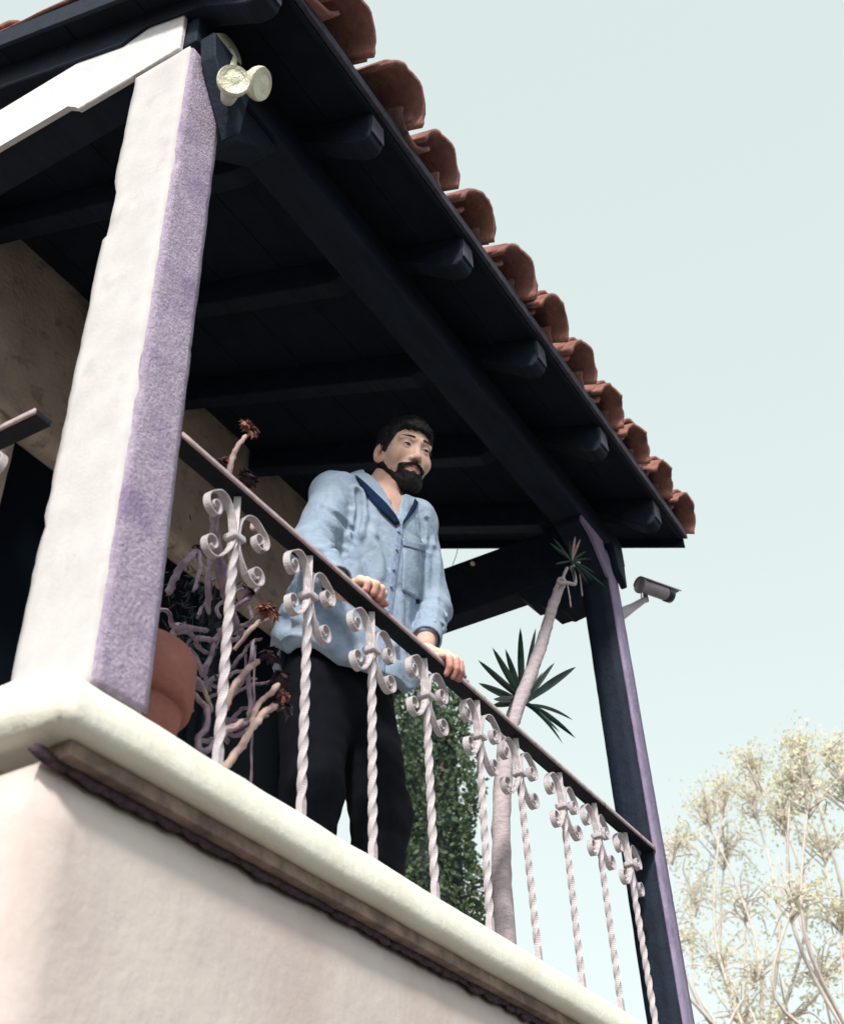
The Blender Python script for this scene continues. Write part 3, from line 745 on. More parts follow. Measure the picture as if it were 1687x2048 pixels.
fo(880, 1200, 1.02, 888, 1260, 1.01, .008, .004); fo(868, 1250, 1.02, 905, 1262, 1.01, .007, .005); fo(640, 1095, 1.1, 690, 1105, 1.06, .008, .004)
def sleeve_sdf(X, Y, Z):
    d = None
    for a, b, c, cut in (('rs', 're', 'rw', .84), ('ls', 'le', 'lw', .82)):
        A, B, W_ = (np.array(J[k]) for k in (a, b, c)); cf2 = B+(W_-B)*cut
        q = caps_(X, Y, Z, A, B, .062, .058); q = smin(q, caps_(X, Y, Z, B, cf2, .057, .038), .025)
        ax = (W_-B)/np.linalg.norm(W_-B); s = (X-cf2[0])*ax[0]+(Y-cf2[1])*ax[1]+(Z-cf2[2])*ax[2]
        q = smax(q, s-.012, .006)
        ring = np.abs(s+.040)-.0012; q = q+.0022*np.exp(-(ring/.002)**2)
        # elbow and forearm ruckles
        q = q+.0035*np.sin(s*95+4*wav(X, Y, Z, 16))*np.exp(-((s+.16)/.10)**2)
        d = q if d is None else np.minimum(d, q)
    return d
def torso_sdf(X, Y, Z):
    zf = Z.ravel()
    cx, cy, ra, rb = (np.interp(zf, zs, [s_[k] for s_ in spine]).reshape(Z.shape) for k in (1, 2, 3, 4))
    l = (X-cx)*cl_[0]+(Y-cy)*cl_[1]; f = (X-cx)*cf_[0]+(Y-cy)*cf_[1]
    th = np.arctan2(f, l); low = np.clip((3.45-Z)/.35, 0, 1)
    fl_ = 1+low*(.035*np.sin(th*5+1)+.02*np.sin(th*9+2))
    k = (np.abs(l/(ra*fl_))**2.3+np.abs(f/(rb*fl_))**2.3)**(1/2.3)
    d = (k-1)*rb
    return np.maximum(d, Z-3.87), l, f, th, cy
def shirt_outer(X, Y, Z, folds=True):
    d, l, f, th, cy = torso_sdf(X, Y, Z)
    d = smin(d, sleeve_sdf(X, Y, Z), .028)
    d = smin(d, caps_(X, Y, Z, J['rs'], (2.41, 1.515, 3.80), .063, .06), .05); d = smin(d, caps_(X, Y, Z, J['ls'], (2.50, 1.48, 3.81), .060, .055), .05)
    if folds:
        best = None
        for a, b, w, dep, i_ in FOLDS:
            q = caps_(X, Y, Z, a, b, 0, 0); best = q if i_ == 0 else np.minimum(best, q)
            if i_ == 3: d = d+dep*np.exp(-(best/w)**2)-dep*.45*np.exp(-((best-w*1.9)/w)**2)
        wv_ = wav(X, Y, Z*.7, 24); d = d+.0036*wv_+.0016*wav(X*1.3, Y*1.3, Z*.7+.02*wv_, 55, 1)
        d = d+.0030*np.exp(-(wav(X*1.2, Y*1.2, Z*.55, 17, 4)/.12)**2)+.0018*np.exp(-(wav(X, Y*1.3, Z*1.1+.3*X, 30, 1)/.14)**2)
    return d
def shirt_sdf(X, Y, Z):
    d = shirt_outer(X, Y, Z)
    dt, l, f, th, cy = torso_sdf(X, Y, Z)
    hem = 3.165+.085*np.abs(np.sin(th))*0+.085*np.clip((np.abs(l)-.11)/.10, 0, 1)**1.3+.075*np.clip(-f/.08, 0, 1)
    cavity = np.maximum(dt+.026, Z-3.60)
    d = smax(d, -cavity, .003)
    d = np.where(Z < 3.6, smax(d, np.where(sleeve_sdf(X, Y, Z) < .012, -1., hem-Z), .004), d)
    # neck opening: a slanted tube plus a V
    a = NB+np.array([.01, .0, .02]); b = h2w(np.array([[-.02, 0, -.03]]))[0]
    d = smax(d, -caps_(X, Y, Z, NB+np.array([-.008, -.018, -.005]), b, .069, .074), .006)
    vz = np.clip((Z-3.683)/.14, 0, 1.2)
    lv = (X-2.452)*cl_[0]+(Y-1.5)*cl_[1]; fv = (X-2.452)*cf_[0]+(Y-1.5)*cf_[1]
    vee = np.maximum(np.abs(lv)-.055*vz, np.maximum(-fv+.02, 3.685-Z)); d = smax(d, -vee, .004)
    return d
def hit(px, py, off=.003, fn=shirt_outer):
    px = np.asarray(px, float).ravel(); py = np.asarray(py, float).ravel()
    D = (R@np.stack([px-PX, -(py-PY), np.full_like(px, -FOC)])).T; D /= np.linalg.norm(D, axis=1)[:, None]
    t = np.full(len(px), 2.6); O = np.array([0, 0, H])
    for _ in range(90):
        P = O+D*t[:, None]; d = fn(P[:, 0], P[:, 1], P[:, 2])-off; t = t+np.clip(d, -.02, .05)*.7
    return O+D*t[:, None]
def base_(X, Y, Z): return shirt_outer(X, Y, Z, False)
for (a_, b_, c_, d_, w_, dp_) in FOLDRAW:
    n_ = 5; t_ = np.linspace(0, 1, n_); bow = np.sin(t_*np.pi)*6
    P_ = hit(a_+(c_-a_)*t_+bow, b_+(d_-b_)*t_, 0.0, base_)
    for i_ in range(n_-1): FOLDS.append((P_[i_], P_[i_+1], w_*.85, dp_*1.45, i_))
sv, sf = surfnet(shirt_sdf, (2.02, 1.30, 3.10), (2.80, 1.84, 3.92), .0046)
shirt = link('shirt', mesh_np('shirt', [(sv, sf)]), M['denim'], per, True)
def patch(name, A, B, m, parent, off=.003, th=.003, nu=14, nw=4, bulge=.0):
    """cloth strip between two pixel polylines, laid on the shirt surface, with thickness"""
    def res(P):
        P = np.array(P, float); s = np.r_[0, np.cumsum(np.hypot(*np.diff(P, axis=0).T))]; t = np.linspace(0, s[-1], nu+1)
        return np.stack([np.interp(t, s, P[:, 0]), np.interp(t, s, P[:, 1])], 1)
    a, b = res(A), res(B); W = np.linspace(0, 1, nw+1)
    G = a[:, None]*(1-W)[None, :, None]+b[:, None]*W[None, :, None]
    top = hit(G[..., 0], G[..., 1], off+th); bot = hit(G[..., 0], G[..., 1], off-.004)
    if bulge:
        bb = np.tile(np.sin(np.pi*W), nu+1)[:, None]; dv = top-bot; dv /= np.linalg.norm(dv, axis=1)[:, None]; top = top+dv*bb*bulge
    v = np.concatenate([top, bot]); N = len(top); f = []
    for i in range(nu):
        for j in range(nw):
            q = i*(nw+1)+j; f.append((q, q+1, q+nw+2, q+nw+1)); f.append((N+q, N+q+nw+1, N+q+nw+2, N+q+1))
    for i in range(nu):
        q = i*(nw+1); f.append((q+nw+1, N+q+nw+1, N+q, q)); q += nw; f.append((q, N+q, N+q+nw+1, q+nw+1))
    for j in range(nw):
        f.append((j, N+j, N+j+1, j+1)); q = nu*(nw+1)+j; f.append((q+1, N+q+1, N+q, q))
    bm = bmesh.new(); vs = [bm.verts.new(p) for p in v]
    for q in f: bm.faces.new([vs[i] for i in q])
    return bmo(name, bm, m, parent, True)
patch('lapel', [(711, 949), (727, 962), (748, 982), (772, 1005), (792, 1030), (800, 1046)], [(713, 953), (727, 975), (742, 1000), (762, 1022), (780, 1038), (791, 1050)], M['denimdk'], shirt, .004, .004)
patch('lapel', [(829, 996), (826, 1006), (817, 1024), (806, 1042)], [(836, 1004), (832, 1018), (820, 1034), (804, 1051)], M['denimdk'], shirt, .004, .004)
def collar(name, pts, m, w0, w1):
    pass
def ring_collar():
    """folded collar standing round the neck"""
    n = 40; v, f = [], []; c0 = NB+np.array([-.004, -.010, .0])
    axv = (h2w(np.array([[-.035, 0, -.035]]))[0]-NB); axv /= np.linalg.norm(axv)
    prof = [(0, -.012), (.002, .020), (.006, .034), (.012, .030), (.024, .004), (.030, -.014), (.027, -.016), (.018, .000), (.008, .016), (.004, .004)]
    for i in range(n+1):
        t = -math.pi*.90+2*math.pi*.90*i/n        # open at the front
        dirv = np.array([-cf_[0]*math.cos(t)+cl_[0]*math.sin(t), -cf_[1]*math.cos(t)+cl_[1]*math.sin(t), 0])
        fr = (1-math.cos(t))/2; drop = -.012-.075*fr**2.0; rad = .068+.006*fr-.018*fr**4
        for (o_, z) in prof:
            p = c0+dirv*(rad+o_*(1+.6*fr))+np.array([0, 0, 1])*(z*(1+.15*fr)+drop+.016)
            v.append(p+np.array([noise.noise(Vector(p)*30)*.002]*3))
    m_ = len(prof)
    for i in range(n):
        for k in range(m_):
            k2 = (k+1) % m_; f.append((i*m_+k, i*m_+k2, (i+1)*m_+k2, (i+1)*m_+k))
    f.append(tuple(range(m_))[::-1]); f.append(tuple(n*m_+k for k in range(m_)))
    bm = bmesh.new(); vs = [bm.verts.new(p) for p in v]
    for q in f: bm.faces.new([vs[i] for i in q])
    return bmo('collar', bm, M['denim'], shirt, True)
ring_collar()
patch('placket', [(792, 1046), (789, 1090), (783, 1130), (777, 1175), (770, 1225), (757, 1262), (752, 1345)], [(808, 1046), (803, 1092), (797, 1132), (791, 1178), (784, 1228), (774, 1265), (770, 1348)], M['denimseam'], shirt, .0005, .0016, 30, 4)
for (a, b) in [(798, 1062), (794, 1098), (788, 1138), (783, 1172), (776, 1222)]:
    p = hit([a], [b], .006)[0]; q = hit([a], [b], .0)[0]; n_ = Vector(p-q).normalized()
    bm = bmesh.new(); bmesh.ops.create_cone(bm, segments=12, radius1=.0055, radius2=.0048, depth=.0025, cap_ends=True)
    qq = Vector((0, 0, 1)).rotation_difference(Vector((float(cf_[0]), float(cf_[1]), .1)).normalized())
    for v_ in bm.verts: v_.co = qq @ v_.co+Vector(p)
    bmo('button', bm, M['button'], shirt, True)
patch('pocket', [(806, 1088), (806, 1130), (804, 1182)], [(849, 1098), (848, 1150), (841, 1202)], M['denim'], shirt, .001, .0018, 12, 8, .0015)
patch('pocket_flap', [(804, 1077), (805, 1084), (806, 1092)], [(851, 1088), (850, 1097), (849, 1104)], M['denimseam'], shirt, .003, .0018, 4, 8, .0006)
for side, (cut) in (('r', .84), ('l', .82)):
    B, W_ = np.array(J[side+'e']), np.array(J[side+'w']); a = B+(W_-B)*(cut-.17); b = B+(W_-B)*(cut+.06)
    pa = smooth_path([a, b], 8); bm = bmesh.new(); tube_bm(bm, [Vector(p) for p in pa], [.0435+.001*math.sin(i*2.) for i in range(len(pa))], 28, cap=False)
    o = bmo('cuff', bm, M['denim'], shirt, True)
    sm = o.modifiers.new('solid', 'SOLIDIFY'); sm.thickness = .004; sm.offset = -1
# ---- trousers and shoes
def leg_sdf(X, Y, Z):
    d = ell(X, Y, Z, (2.43, 1.60, 3.19), (.180, .135, .16))
    d = smin(d, caps_(X, Y, Z, (2.345, 1.615, 3.12), (2.315, 1.60, 2.86), .100, .075), .04)
    d = smin(d, caps_(X, Y, Z, (2.315, 1.60, 2.86), (2.315, 1.65, 2.47), .075, .062), .03)
    e = caps_(X, Y, Z, (2.50, 1.575, 3.12), (2.525, 1.53, 2.86), .098, .074); e = smin(e, caps_(X, Y, Z, (2.525, 1.53, 2.86), (2.54, 1.58, 2.47), .074, .062), .03)
    d = smin(d, e, .02); d = d+.003*wav(X, Y, Z, 22)+.002*wav(X, Y, Z*2.5, 40, 1)
    return np.maximum(d, 2.425-Z)
tv, tf = surfnet(leg_sdf, (2.15, 1.40, 2.38), (2.68, 1.80, 3.40), .008)
link('trousers', mesh_np('trousers', [(tv, tf)]), M['trousers'], per, True)
for (sx, sy) in ((2.315, 1.65), (2.54, 1.58)):
    def shoe(X, Y, Z):
        d = caps_(X, Y, Z, (sx, sy+.03, 2.425), (sx-.03, sy-.14, 2.415), .040, .038); d = smin(d, caps_(X, Y, Z, (sx, sy, 2.43), (sx, sy, 2.50), .045, .045), .02)
        return np.maximum(d, 2.383-Z)
    v, f = surfnet(shoe, (sx-.12, sy-.22, 2.36), (sx+.10, sy+.12, 2.56), .008)
    link('shoe', mesh_np('shoe', [(v, f)]), M['shoe'], per, True)

# ================================================================== PLANTS IN POTS
plant = empty('potted_plant', V(1.26, 1.24, .64), 'tangle of bare curling succulent stems with dry red rosettes behind the near railing', 'plant')
pot = empty('plant_pot', V(1.262, 1.235, .778), 'big round terracotta pot with a thick rim standing beside the near column', 'pot')
PC = V(1.215, 1.20, .755)
lathe('pot_body', [(0.0675, 0), (0.0900, .02), (0.1125, .12), (0.1278, .20), (0.1296, .215)], M['terracotta'], PC, pot, 48)
lathe('pot_rim', [(0.1350, .2), (0.1440, .206), (0.1485, .225), (0.1485, .31), (0.1422, .322), (0.1314, .318), (0.1278, .27), (0.1170, .26), (0.0009, .258)], M['terracotta'], PC, pot, 48)
def rosette(c, r, m, parent, n=26, name='rosette', axis=None, seed=0):
    rr = random.Random(seed); v, f = [], []; ax = (axis or Vector((.3, -.5, .8))).normalized(); q = Vector((0, 0, 1)).rotation_difference(ax)
    for i in range(n):
        a = i*2.399+rr.uniform(-.3, .3); t = i/n; el = -.2+1.4*(1-t)+rr.uniform(-.35, .35); L = r*(.35+.45*t)*rr.uniform(.7, 1.2); w = L*.30
        d = Vector((math.cos(a)*math.cos(el), math.sin(a)*math.cos(el), math.sin(el))); s = Vector((-math.sin(a), math.cos(a), 0)); u = s.cross(d)
        b = len(v); cu = rr.uniform(-.2, .8)*L
        for p in (d*L*.08-s*w*.4, d*L*.08+s*w*.4, d*L*.6-s*w+u*cu*.2, d*L*.6+s*w+u*cu*.2, d*L*.62+u*(cu*.2-w*.35), d*L+u*cu): v.append(c+q @ p)
        f += [(b, b+1, b+4), (b, b+4, b+2), (b+1, b+3, b+4), (b+2, b+4, b+5), (b+4, b+3, b+5)]
    return pyd(name, v, f, m, parent)
def pxpath(pts): return [at(a, b, y) for a, b, y in pts]
def stem(pts, r0, r1, m='stem', name='stem', par=plant):
    p = smooth_path(pxpath(pts), 7); n = len(p)
    for i in range(1, n-1): p[i] = p[i]+Vector((noise.noise(p[i]*22), noise.noise(p[i]*22+Vector((9, 0, 0))), noise.noise(p[i]*22+Vector((0, 9, 0)))))*.005
    rad_ = [(r0+(r1-r0)*i/n)*(1+.09*math.sin(i*2.3+r0*9000)) for i in range(n)]; rad_[-1] *= .45; rad_[-2] *= .8
    return tube(name, p, rad_, M[m], par, 9, .6)
stem([(335, 1185, 1.2), (352, 1150, 1.19), (375, 1120, 1.18), (393, 1100, 1.18)], .0085, .0075)
stem([(393, 1100, 1.18), (400, 1120, 1.17), (398, 1150, 1.16), (386, 1182, 1.15)], .006, .0045)
stem([(424, 1080, 1.2), (420, 1120, 1.2), (415, 1170, 1.19), (418, 1230, 1.2)], .007, .006)
stem([(393, 1098, 1.18), (408, 1125, 1.2), (416, 1150, 1.2), (424, 1200, 1.22)], .004, .004)
stem([(470, 1260, 1.22), (455, 1200, 1.2), (436, 1110, 1.17), (428, 1040, 1.15), (440, 1010, 1.14), (455, 975, 1.13)], .013, .010, 'stem')
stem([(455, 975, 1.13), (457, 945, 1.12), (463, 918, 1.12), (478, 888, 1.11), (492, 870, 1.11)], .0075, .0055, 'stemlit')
stem([(330, 1310, 1.18), (345, 1268, 1.18), (362, 1258, 1.17), (390, 1256, 1.17), (416, 1264, 1.16)], .008, .006)
stem([(395, 1276, 1.2), (422, 1282, 1.2), (445, 1262, 1.19), (456, 1248, 1.18)], .0065, .006)
stem([(405, 1348, 1.2), (418, 1320, 1.2), (426, 1284, 1.2)], .007, .006)
stem([(343, 1304, 1.17), (372, 1308, 1.17), (392, 1328, 1.17), (410, 1352, 1.18)], .006, .0045)
stem([(382, 1350, 1.16), (402, 1366, 1.16), (416, 1395, 1.16), (424, 1425, 1.16)], .0055, .004)
stem([(386, 1388, 1.15), (408, 1408, 1.15), (417, 1430, 1.14), (411, 1458, 1.14), (397, 1475, 1.14), (398, 1497, 1.14), (412, 1503, 1.14), (440, 1478, 1.15)], .006, .0065)
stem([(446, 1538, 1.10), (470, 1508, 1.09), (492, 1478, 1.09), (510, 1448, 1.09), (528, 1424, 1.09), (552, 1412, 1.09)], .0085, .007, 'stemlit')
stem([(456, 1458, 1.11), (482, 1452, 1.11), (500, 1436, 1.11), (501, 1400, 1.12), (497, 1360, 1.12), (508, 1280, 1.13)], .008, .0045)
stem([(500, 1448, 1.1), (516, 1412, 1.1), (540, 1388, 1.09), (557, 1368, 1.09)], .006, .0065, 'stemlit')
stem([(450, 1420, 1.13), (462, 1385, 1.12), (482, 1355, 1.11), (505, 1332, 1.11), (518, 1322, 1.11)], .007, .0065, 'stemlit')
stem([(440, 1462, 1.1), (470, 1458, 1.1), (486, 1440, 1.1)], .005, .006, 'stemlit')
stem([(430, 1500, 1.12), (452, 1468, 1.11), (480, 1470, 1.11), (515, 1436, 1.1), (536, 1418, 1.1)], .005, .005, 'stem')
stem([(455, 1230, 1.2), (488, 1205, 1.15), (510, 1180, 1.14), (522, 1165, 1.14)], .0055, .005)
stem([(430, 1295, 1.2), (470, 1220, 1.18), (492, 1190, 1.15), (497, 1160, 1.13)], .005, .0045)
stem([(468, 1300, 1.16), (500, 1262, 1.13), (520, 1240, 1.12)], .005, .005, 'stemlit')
stem([(502, 1600, 1.16), (504, 1500, 1.15), (507, 1380, 1.15), (512, 1290, 1.14)], .0028, .0024, 'stem', 'plant_stake')
stem([(508, 1060, 1.10), (515, 1030, 1.10), (521, 1018, 1.10)], .006, .005, 'stemlit')
rs = random.Random(11)
for k in range(26):
    x0 = rs.uniform(330, 470); y0 = rs.uniform(1230, 1490); y = rs.uniform(1.2, 1.45); pts = [(x0, y0, y)]; a = rs.uniform(0, 6.28)
    for j in range(4):
        a += rs.uniform(-.9, .9); pts.append((pts[-1][0]+math.cos(a)*rs.uniform(18, 34), pts[-1][1]-abs(math.sin(a))*rs.uniform(14, 36), y+rs.uniform(-.03, .03)))
    stem(pts, rs.uniform(.004, .007), .004)
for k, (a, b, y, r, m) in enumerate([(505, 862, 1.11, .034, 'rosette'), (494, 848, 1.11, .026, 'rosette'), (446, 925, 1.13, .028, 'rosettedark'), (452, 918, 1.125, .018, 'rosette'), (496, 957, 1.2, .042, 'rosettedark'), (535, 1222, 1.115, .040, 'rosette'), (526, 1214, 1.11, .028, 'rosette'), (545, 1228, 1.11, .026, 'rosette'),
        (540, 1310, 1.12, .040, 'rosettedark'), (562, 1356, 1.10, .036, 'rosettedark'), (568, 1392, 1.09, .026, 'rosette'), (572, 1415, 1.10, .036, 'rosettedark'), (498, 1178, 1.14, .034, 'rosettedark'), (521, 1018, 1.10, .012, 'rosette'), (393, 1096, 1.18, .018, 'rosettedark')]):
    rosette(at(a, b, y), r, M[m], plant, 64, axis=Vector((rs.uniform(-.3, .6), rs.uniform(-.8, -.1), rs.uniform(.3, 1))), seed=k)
# dark leafy heads deeper in the tangle
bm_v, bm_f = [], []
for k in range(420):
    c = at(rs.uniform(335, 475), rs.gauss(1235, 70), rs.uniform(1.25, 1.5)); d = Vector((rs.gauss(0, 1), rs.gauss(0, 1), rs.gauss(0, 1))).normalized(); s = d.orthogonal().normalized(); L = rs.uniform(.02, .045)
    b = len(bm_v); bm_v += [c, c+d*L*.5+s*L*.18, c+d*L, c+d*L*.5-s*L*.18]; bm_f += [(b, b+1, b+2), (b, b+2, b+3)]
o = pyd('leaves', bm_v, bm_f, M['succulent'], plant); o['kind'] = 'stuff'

# ------------------------------------------------------------------ tall yucca at the far end
yuc = empty('tall_yucca', V(2.43, 1.17, .64), 'tall bare-stemmed yucca with a spiky green crown behind the far railing', 'plant')
tp = smooth_path(pxpath([(1003, 1800, 1.15), (1002, 1640, 1.15), (1012, 1500, 1.15), (1028, 1430, 1.15), (1056, 1360, 1.14), (1082, 1290, 1.12), (1104, 1215, 1.09), (1124, 1160, 1.06)]), 8)
tp = [Vector((tp[0].x, tp[0].y, S*.64+H))]+tp if tp[0].z > S*.64+H else tp
tube('trunk', tp, [.030-.012*i/len(tp)+.0010*math.sin(i*2.4) for i in range(len(tp))], M['trunk'], yuc, 14, .22)
def sharp(pts, r, m='trunk'): return tube('branch', smooth_path(pxpath(pts), 5), r, M[m], yuc, 8, .2)
sharp([(1117, 1166, 1.05), (1135, 1166, 1.05), (1149, 1168, 1.05), (1148, 1150, 1.05), (1143, 1136, 1.05), (1148, 1130, 1.05), (1157, 1125, 1.05)], .0075)
sharp([(1124, 1160, 1.05), (1129, 1146, 1.05), (1134, 1136, 1.05)], .006)
sharp([(1157, 1125, 1.05), (1159, 1150, 1.05), (1164, 1192, 1.045)], .0028)
sharp([(1134, 1168, 1.05), (1138, 1190, 1.05), (1141, 1214, 1.05)], .0028)
def blade(base, tip, w, par, m, droop=.0, curl=.25, name='leaf'):
    n = 9; d = tip-base; L = d.length; side = d.cross(Vector((.66, .36, .66))).normalized(); up = side.cross(d).normalized()
    v, f = [], []
    for i in range(n+1):
        t = i/n; ww = w*(.35+1.6*t)*(1 if t < .35 else 1)*max(0, (1-t))**.8 if t > .35 else w*(.45+1.2*t)*(.65**.8)
        c = base+d*t+Vector((0, 0, -droop*L*t*t+droop*L*t*.5))
        v += [c-side*ww+up*ww*curl, c, c+side*ww+up*ww*curl]
    N = len(v); v += [p-up*.0012 for p in v]
    for i in range(n):
        for k in (0, 1):
            a = i*3+k; f.append((a, a+1, a+4, a+3)); f.append((N+a, N+a+3, N+a+4, N+a+1))
        f.append((i*3, i*3+3, N+i*3+3, N+i*3)); f.append((i*3+2, N+i*3+2, N+i*3+5, i*3+5))
    return pyd(name, v, f, m, par, True)
bc = at(1046, 1404, 1.2)
ry = random.Random(3)
for (x, y, w, yy, dr) in [(955, 1320, .011, 1.14, 0), (984, 1295, .012, 1.22, 0), (1010, 1298, .012, 1.26, 0), (1040, 1255, .013, 1.25, 0), (1071, 1256, .012, 1.30, 0), (1108, 1326, .014, 1.25, 0),
        (1151, 1334, .017, 1.17, 0), (956, 1366, .013, 1.16, 0), (986, 1398, .014, 1.10, 0), (983, 1412, .013, 1.25, 0), (1143, 1425, .007, 1.22, .12), (1149, 1464, .010, 1.15, .18), (1122, 1462, .006, 1.25, .22), (1118, 1455, .006, 1.10, .2),
        (990, 1350, .010, 1.30, 0), (1085, 1345, .012, 1.34, 0), (1020, 1340, .010, 1.34, 0)]:
    blade(bc+Vector((ry.uniform(-.01, .01), 0, ry.uniform(-.01, .01))), at(x, y, yy), w*1.5, yuc, M['yucca'], dr)
tube('branch', [at(1020, 1470, 1.155), at(1036, 1435, 1.18), at(1046, 1404, 1.2)], .012, M['trunk'], yuc, 8)
tc_ = at(1142, 1122, 1.05)
for k, (x, y) in enumerate([(1098, 1085), (1110, 1128), (1105, 1075), (1150, 1072), (1160, 1078), (1138, 1080), (1192, 1115), (1190, 1145), (1185, 1160), (1210, 1172), (1172, 1100), (1118, 1098), (1150, 1160), (1175, 1165)]):
    blade(tc_, at(x, y, 1.05-max(0, x-1150)*.0010+ry.uniform(-.03, .02)), .008, yuc, M['yucca'] if k not in (3, 4) else M['stemlit'], .08 if x > 1165 else 0)

# ------------------------------------------------------------------ security camera on the post
sc_ = empty('security_camera', at(1246, 1222, .995), 'small grey outdoor security camera on a bracket arm, mounted on the far post', 'security camera')
b0 = V(3.1195, 1.03, 2.045)
lathe('base_plate', [(.030, 0), (.032, .003), (.032, .010), (.024, .015), (0.001, .016)], M['camgrey'], b0, sc_, 24, Vector((1, 0, 0)))
e0 = at(1291, 1198, .99); e1 = at(1288, 1178, .985)
tube('arm', smooth_path([b0+Vector((.01, 0, 0)), b0+(e0-b0)*.5+Vector((0, 0, -.006)), e0], 6), [.030, .029, .027, .025, .023, .021, .019, .017, .016, .015, .014, .013, .013], M['camgrey'], sc_, 12)
tube('neck', [e0+Vector((0, 0, -.012)), e0, e1], [.012, .012, .009], M['camgrey'], sc_, 10)
p0, p1 = at(1279, 1170, .985), at(1334, 1189, .930); ax_ = (p1-p0); ln = ax_.length; ax_.normalize()
lathe('body', [(.001, -.004), (.036, -.003), (.037, .004), (.030, .006), (.030, ln*.5), (.030, ln-.004), (.031, ln), (.031, ln+.012), (.022, ln+.014), (.001, ln+.012)], M['camgrey'], p0, sc_, 28, ax_)
lathe('lens_ring', [(.0315, 0), (.034, .003), (.034, .030), (.028, .034), (.026, .020), (.001, .018)], M['camdark'], p0+ax_*(ln-.012), sc_, 28, ax_)
# sunshield: a curved hood over the body, sticking out past the lens
def hood():
    up_ = Vector((0, 0, 1)); s = ax_.cross(up_).normalized(); u = s.cross(ax_).normalized(); v, f = [], []; n = 12
    for rr_ in (.036, .0385):
        for t in (-.004, ln+.075):
            for i in range(n+1):
                a = math.radians(20+140*i/n)
                v.append(p0+ax_*(t-(.0 if t < 0 else .022*abs(math.cos(a))))+s*rr_*math.cos(a)+u*rr_*math.sin(a))
    m_ = n+1
    for i in range(n):
        f += [(i, i+1, m_+i+1, m_+i), (2*m_+i, 3*m_+i, 3*m_+i+1, 2*m_+i+1), (i, 2*m_+i, 2*m_+i+1, i+1), (m_+i, m_+i+1, 3*m_+i+1, 3*m_+i)]
    f += [(0, m_, 3*m_, 2*m_), (n, 2*m_+n, 3*m_+n, m_+n)]
    return pyd('hood', v, f, M['camgrey'], sc_, True)
hood()
tube('cable', smooth_path([p0+Vector((0, 0, -.03)), p0+Vector((.02, .01, -.06)), e0+Vector((.0, .02, -.01))], 6), .003, M['camgrey'], sc_, 6)

# ------------------------------------------------------------------ twin floodlight near the column head
fl_ = empty('floodlight', V(1.06, .99, 2.33), 'unlit twin floodlight with pale glass bulbs below the eave beside the near column', 'lamp')
lb = V(1.05, .9925, 2.325)
lathe('base_plate', [(.055, 0), (.058, .006), (.050, .022), (.001, .026)], M['lampwhite'], lb, fl_, 28, Vector((0, -1, 0)))
for (px_, py_, tx, ty, sc2) in ((466, 164, -.55, -.62, 1.0), (514, 166, .28, -.75, 1.08)):
    c = at(px_, py_, .90); d = Vector((tx, ty, -.45)).normalized(); b_ = c-d*.085
    arm_ = tube('arm', smooth_path([lb+Vector((0, -.02, 0)), lb+(b_-lb)*.5+Vector((0, -.02, .01)), b_], 5), .010, M['lampwhite'], fl_, 8)
    s = sc2*.92
    cap_ = lathe('lamp_holder', [(.001, -.01), (.020*s, -.008), (.024*s, .02), (.026*s, .05), (.022*s, .052)], M['lampwhite'], b_, fl_, 24, d)
    gl = lathe('lamp_glass', [(.020*s, .048), (.030*s, .06), (.042*s, .078), (.0455*s, .088), (.0455*s, .096), (.042*s, .1025), (.041*s, .101), (.030*s, .1055), (.029*s, .104), (.016*s, .1085), (.001, .109)], M['glass'], b_, fl_, 36, d)

# ------------------------------------------------------------------ bulb and wires
bl = empty('light_bulb', at(945, 1128, 1.45), 'tiny round white bulb fixed on the dark cross beam beyond the man', 'bulb')
X_ = 3.03
def onx(px, py, x): r = ray(px, py); r = r*(S*x/r[0]); return Vector((r[0], r[1], r[2]+H))
cb = onx(945, 1127, X_)
lathe('globe', [(.001, -.012), (.008, -.009), (.0115, 0), (.008, .009), (.001, .012)], M['bulb'], cb+Vector((0, 0, 0)), bl, 16, Vector((-1, 0, 0)))
lathe('socket', [(.001, 0), (.006, .001), (.006, .016), (.001, .017)], M['wire'], cb+Vector((.006, 0, .004)), bl, 10, Vector((.4, 0, 1)))
wv = smooth_path([onx(917, 1086, 3.1), onx(912, 1110, 3.1), onx(904, 1131, 3.1)], 5)
tag(tube('wire', wv, .0016, M['wire'], None, 5), 'thin wire hanging in the gap of sky above the far cross beam', 'wire')

# ------------------------------------------------------------------ hedge tree behind the balcony
def foliage(name, sample, count, smin_, smax_, m, parent, seed=0):
    r = random.Random(seed); v, f = [], []
    for _ in range(count):
        c = sample(r); d = Vector((r.gauss(0, 1), r.gauss(0, 1), r.gauss(0, 1))).normalized(); s = d.orthogonal().normalized(); s.rotate(Matrix.Rotation(r.uniform(0, 6.28), 3, d))
        L = r.uniform(smin_, smax_); w = L*.3; b = len(v)
        v += [c, c+d*L*.45+s*w, c+d*L, c+d*L*.45-s*w+s.cross(d)*w*.4]; f += [(b, b+1, b+2), (b, b+2, b+3)]
    o = pyd(name, v, f, m, parent); o['kind'] = 'stuff'; return o
hx = at(852, 1480, 3.2)
hed = empty('clipped_tree', Vector((hx.x, hx.y, 0)), 'dense column of green leaves rising behind the man and the railing', 'tree')
tube('trunk', [Vector((hx.x, hx.y, 0)), Vector((hx.x, hx.y, 6.2))], [.10, .05], M['trunk'], hed, 10)
htop = at(852, 1352, 3.2).z
def hs(r):
    z = r.uniform(1.2, htop); a = r.uniform(0, 6.283); e = .345+.13*noise.noise(Vector((math.cos(a)*2, math.sin(a)*2, z*3)))-.10*max(0, (z-htop+.6))/.6
    q = e*(1-abs(r.gauss(0, .13))); return Vector((hx.x+q*math.cos(a), hx.y+q*math.sin(a), z))
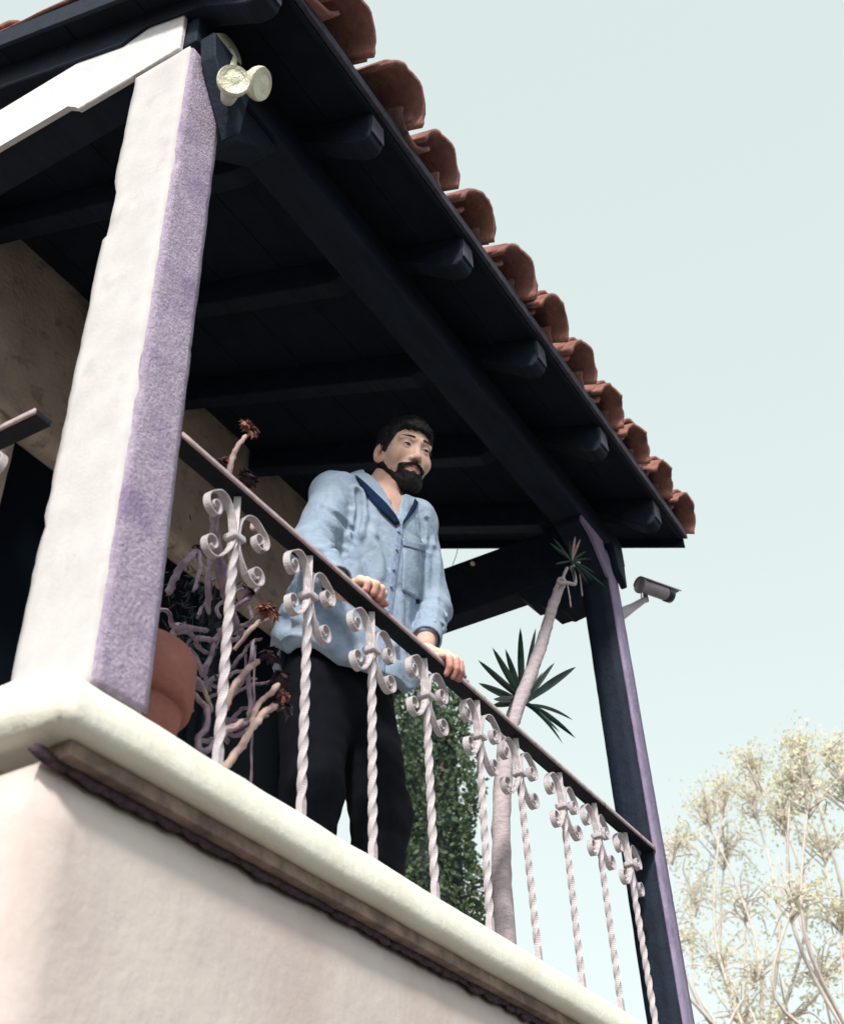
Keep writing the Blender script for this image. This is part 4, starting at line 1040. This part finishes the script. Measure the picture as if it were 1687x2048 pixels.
foliage('foliage', hs, 26000, .022, .062, M['hedge'], hed, 2)
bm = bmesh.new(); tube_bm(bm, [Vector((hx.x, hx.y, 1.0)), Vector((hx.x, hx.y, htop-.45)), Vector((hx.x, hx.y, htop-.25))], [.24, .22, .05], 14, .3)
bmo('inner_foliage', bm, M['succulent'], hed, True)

# ------------------------------------------------------------------ pale sparse trees beyond
def atd(px, py, dist):
    r = ray(px, py); r = r/np.linalg.norm(r)*dist; return Vector((r[0], r[1], r[2]+H))
def pale_tree(clumps, dist, seed, label):
    """trunk, limbs and clumps of small leaves; clumps = (px, py, radius_px) seen from the balcony's foot"""
    r = random.Random(seed); cs = [(atd(a, b, dist+r.uniform(-.8, .8)), c*dist/2500) for a, b, c in clumps]
    cx = sum(c.x for c, _ in cs)/len(cs); cy = sum(c.y for c, _ in cs)/len(cs); foot = Vector((cx, cy, 0)); low = min(c.z for c, _ in cs)
    t = empty('sparse_tree', foot, label, 'tree')
    fork = Vector((cx, cy, low*.9)); trp = smooth_path([foot, foot+Vector((.08, .05, low*.3)), fork], 6)
    tube('trunk', trp, [.08-.03*i/len(trp) for i in range(len(trp))], M['twig'], t, 8)
    tips = []; bmt = bmesh.new()
    for c, q in cs:
        k = Vector((r.uniform(-.3, .3), r.uniform(-.3, .3), 0)); mid = fork.lerp(c, .5)+k+Vector(((c.x-cx)*.35, (c.y-cy)*.35, -.1))
        pth = smooth_path([fork, mid, c], 6); tube('limb', pth, [.017-.012*i/len(pth) for i in range(len(pth))], M['twig'], t, 6, .2)
        for j in range(26):
            d = Vector((r.gauss(0, 1), r.gauss(0, 1), r.gauss(.2, .8))).normalized(); e = c+d*q*r.uniform(.3, 1.1)
            s0 = c.lerp(mid, r.uniform(0, .25)); tube_bm(bmt, smooth_path([s0, s0.lerp(e, .5)+Vector((r.gauss(0, .04), r.gauss(0, .04), .05)), e], 3), [.007, .0065, .006, .0055, .005, .004, .003], 4); tips.append(e)
            tips.append(s0.lerp(e, .7))
    o = bmo('twigs', bmt, M['twig'], t, True); o['kind'] = 'stuff'
    def smp(q):
        e = q.choice(tips); return e+Vector((q.gauss(0, .055), q.gauss(0, .055), q.gauss(0, .05)))
    foliage('foliage', smp, int(6*len(tips)), .022, .05, M['paleleaf'], t, seed)
pale_tree([(1495, 1520, 40), (1450, 1570, 35), (1400, 1610, 50), (1500, 1590, 60), (1350, 1680, 60), (1450, 1680, 80), (1390, 1790, 80), (1490, 1800, 90), (1430, 1920, 90), (1520, 1950, 90), (1345, 1885, 60), (1475, 2040, 80)], 11.5, 21, 'pale yellowish sparse tree at the lower right, seen just beyond the far post')
pale_tree([(1600, 1490, 36), (1580, 1550, 42), (1660, 1500, 50), (1620, 1570, 60), (1560, 1630, 55), (1680, 1570, 60), (1640, 1690, 80), (1590, 1800, 80), (1680, 1830, 80), (1640, 1950, 90), (1580, 2040, 80)], 9.5, 33, 'taller pale sparse tree at the right edge of the view')
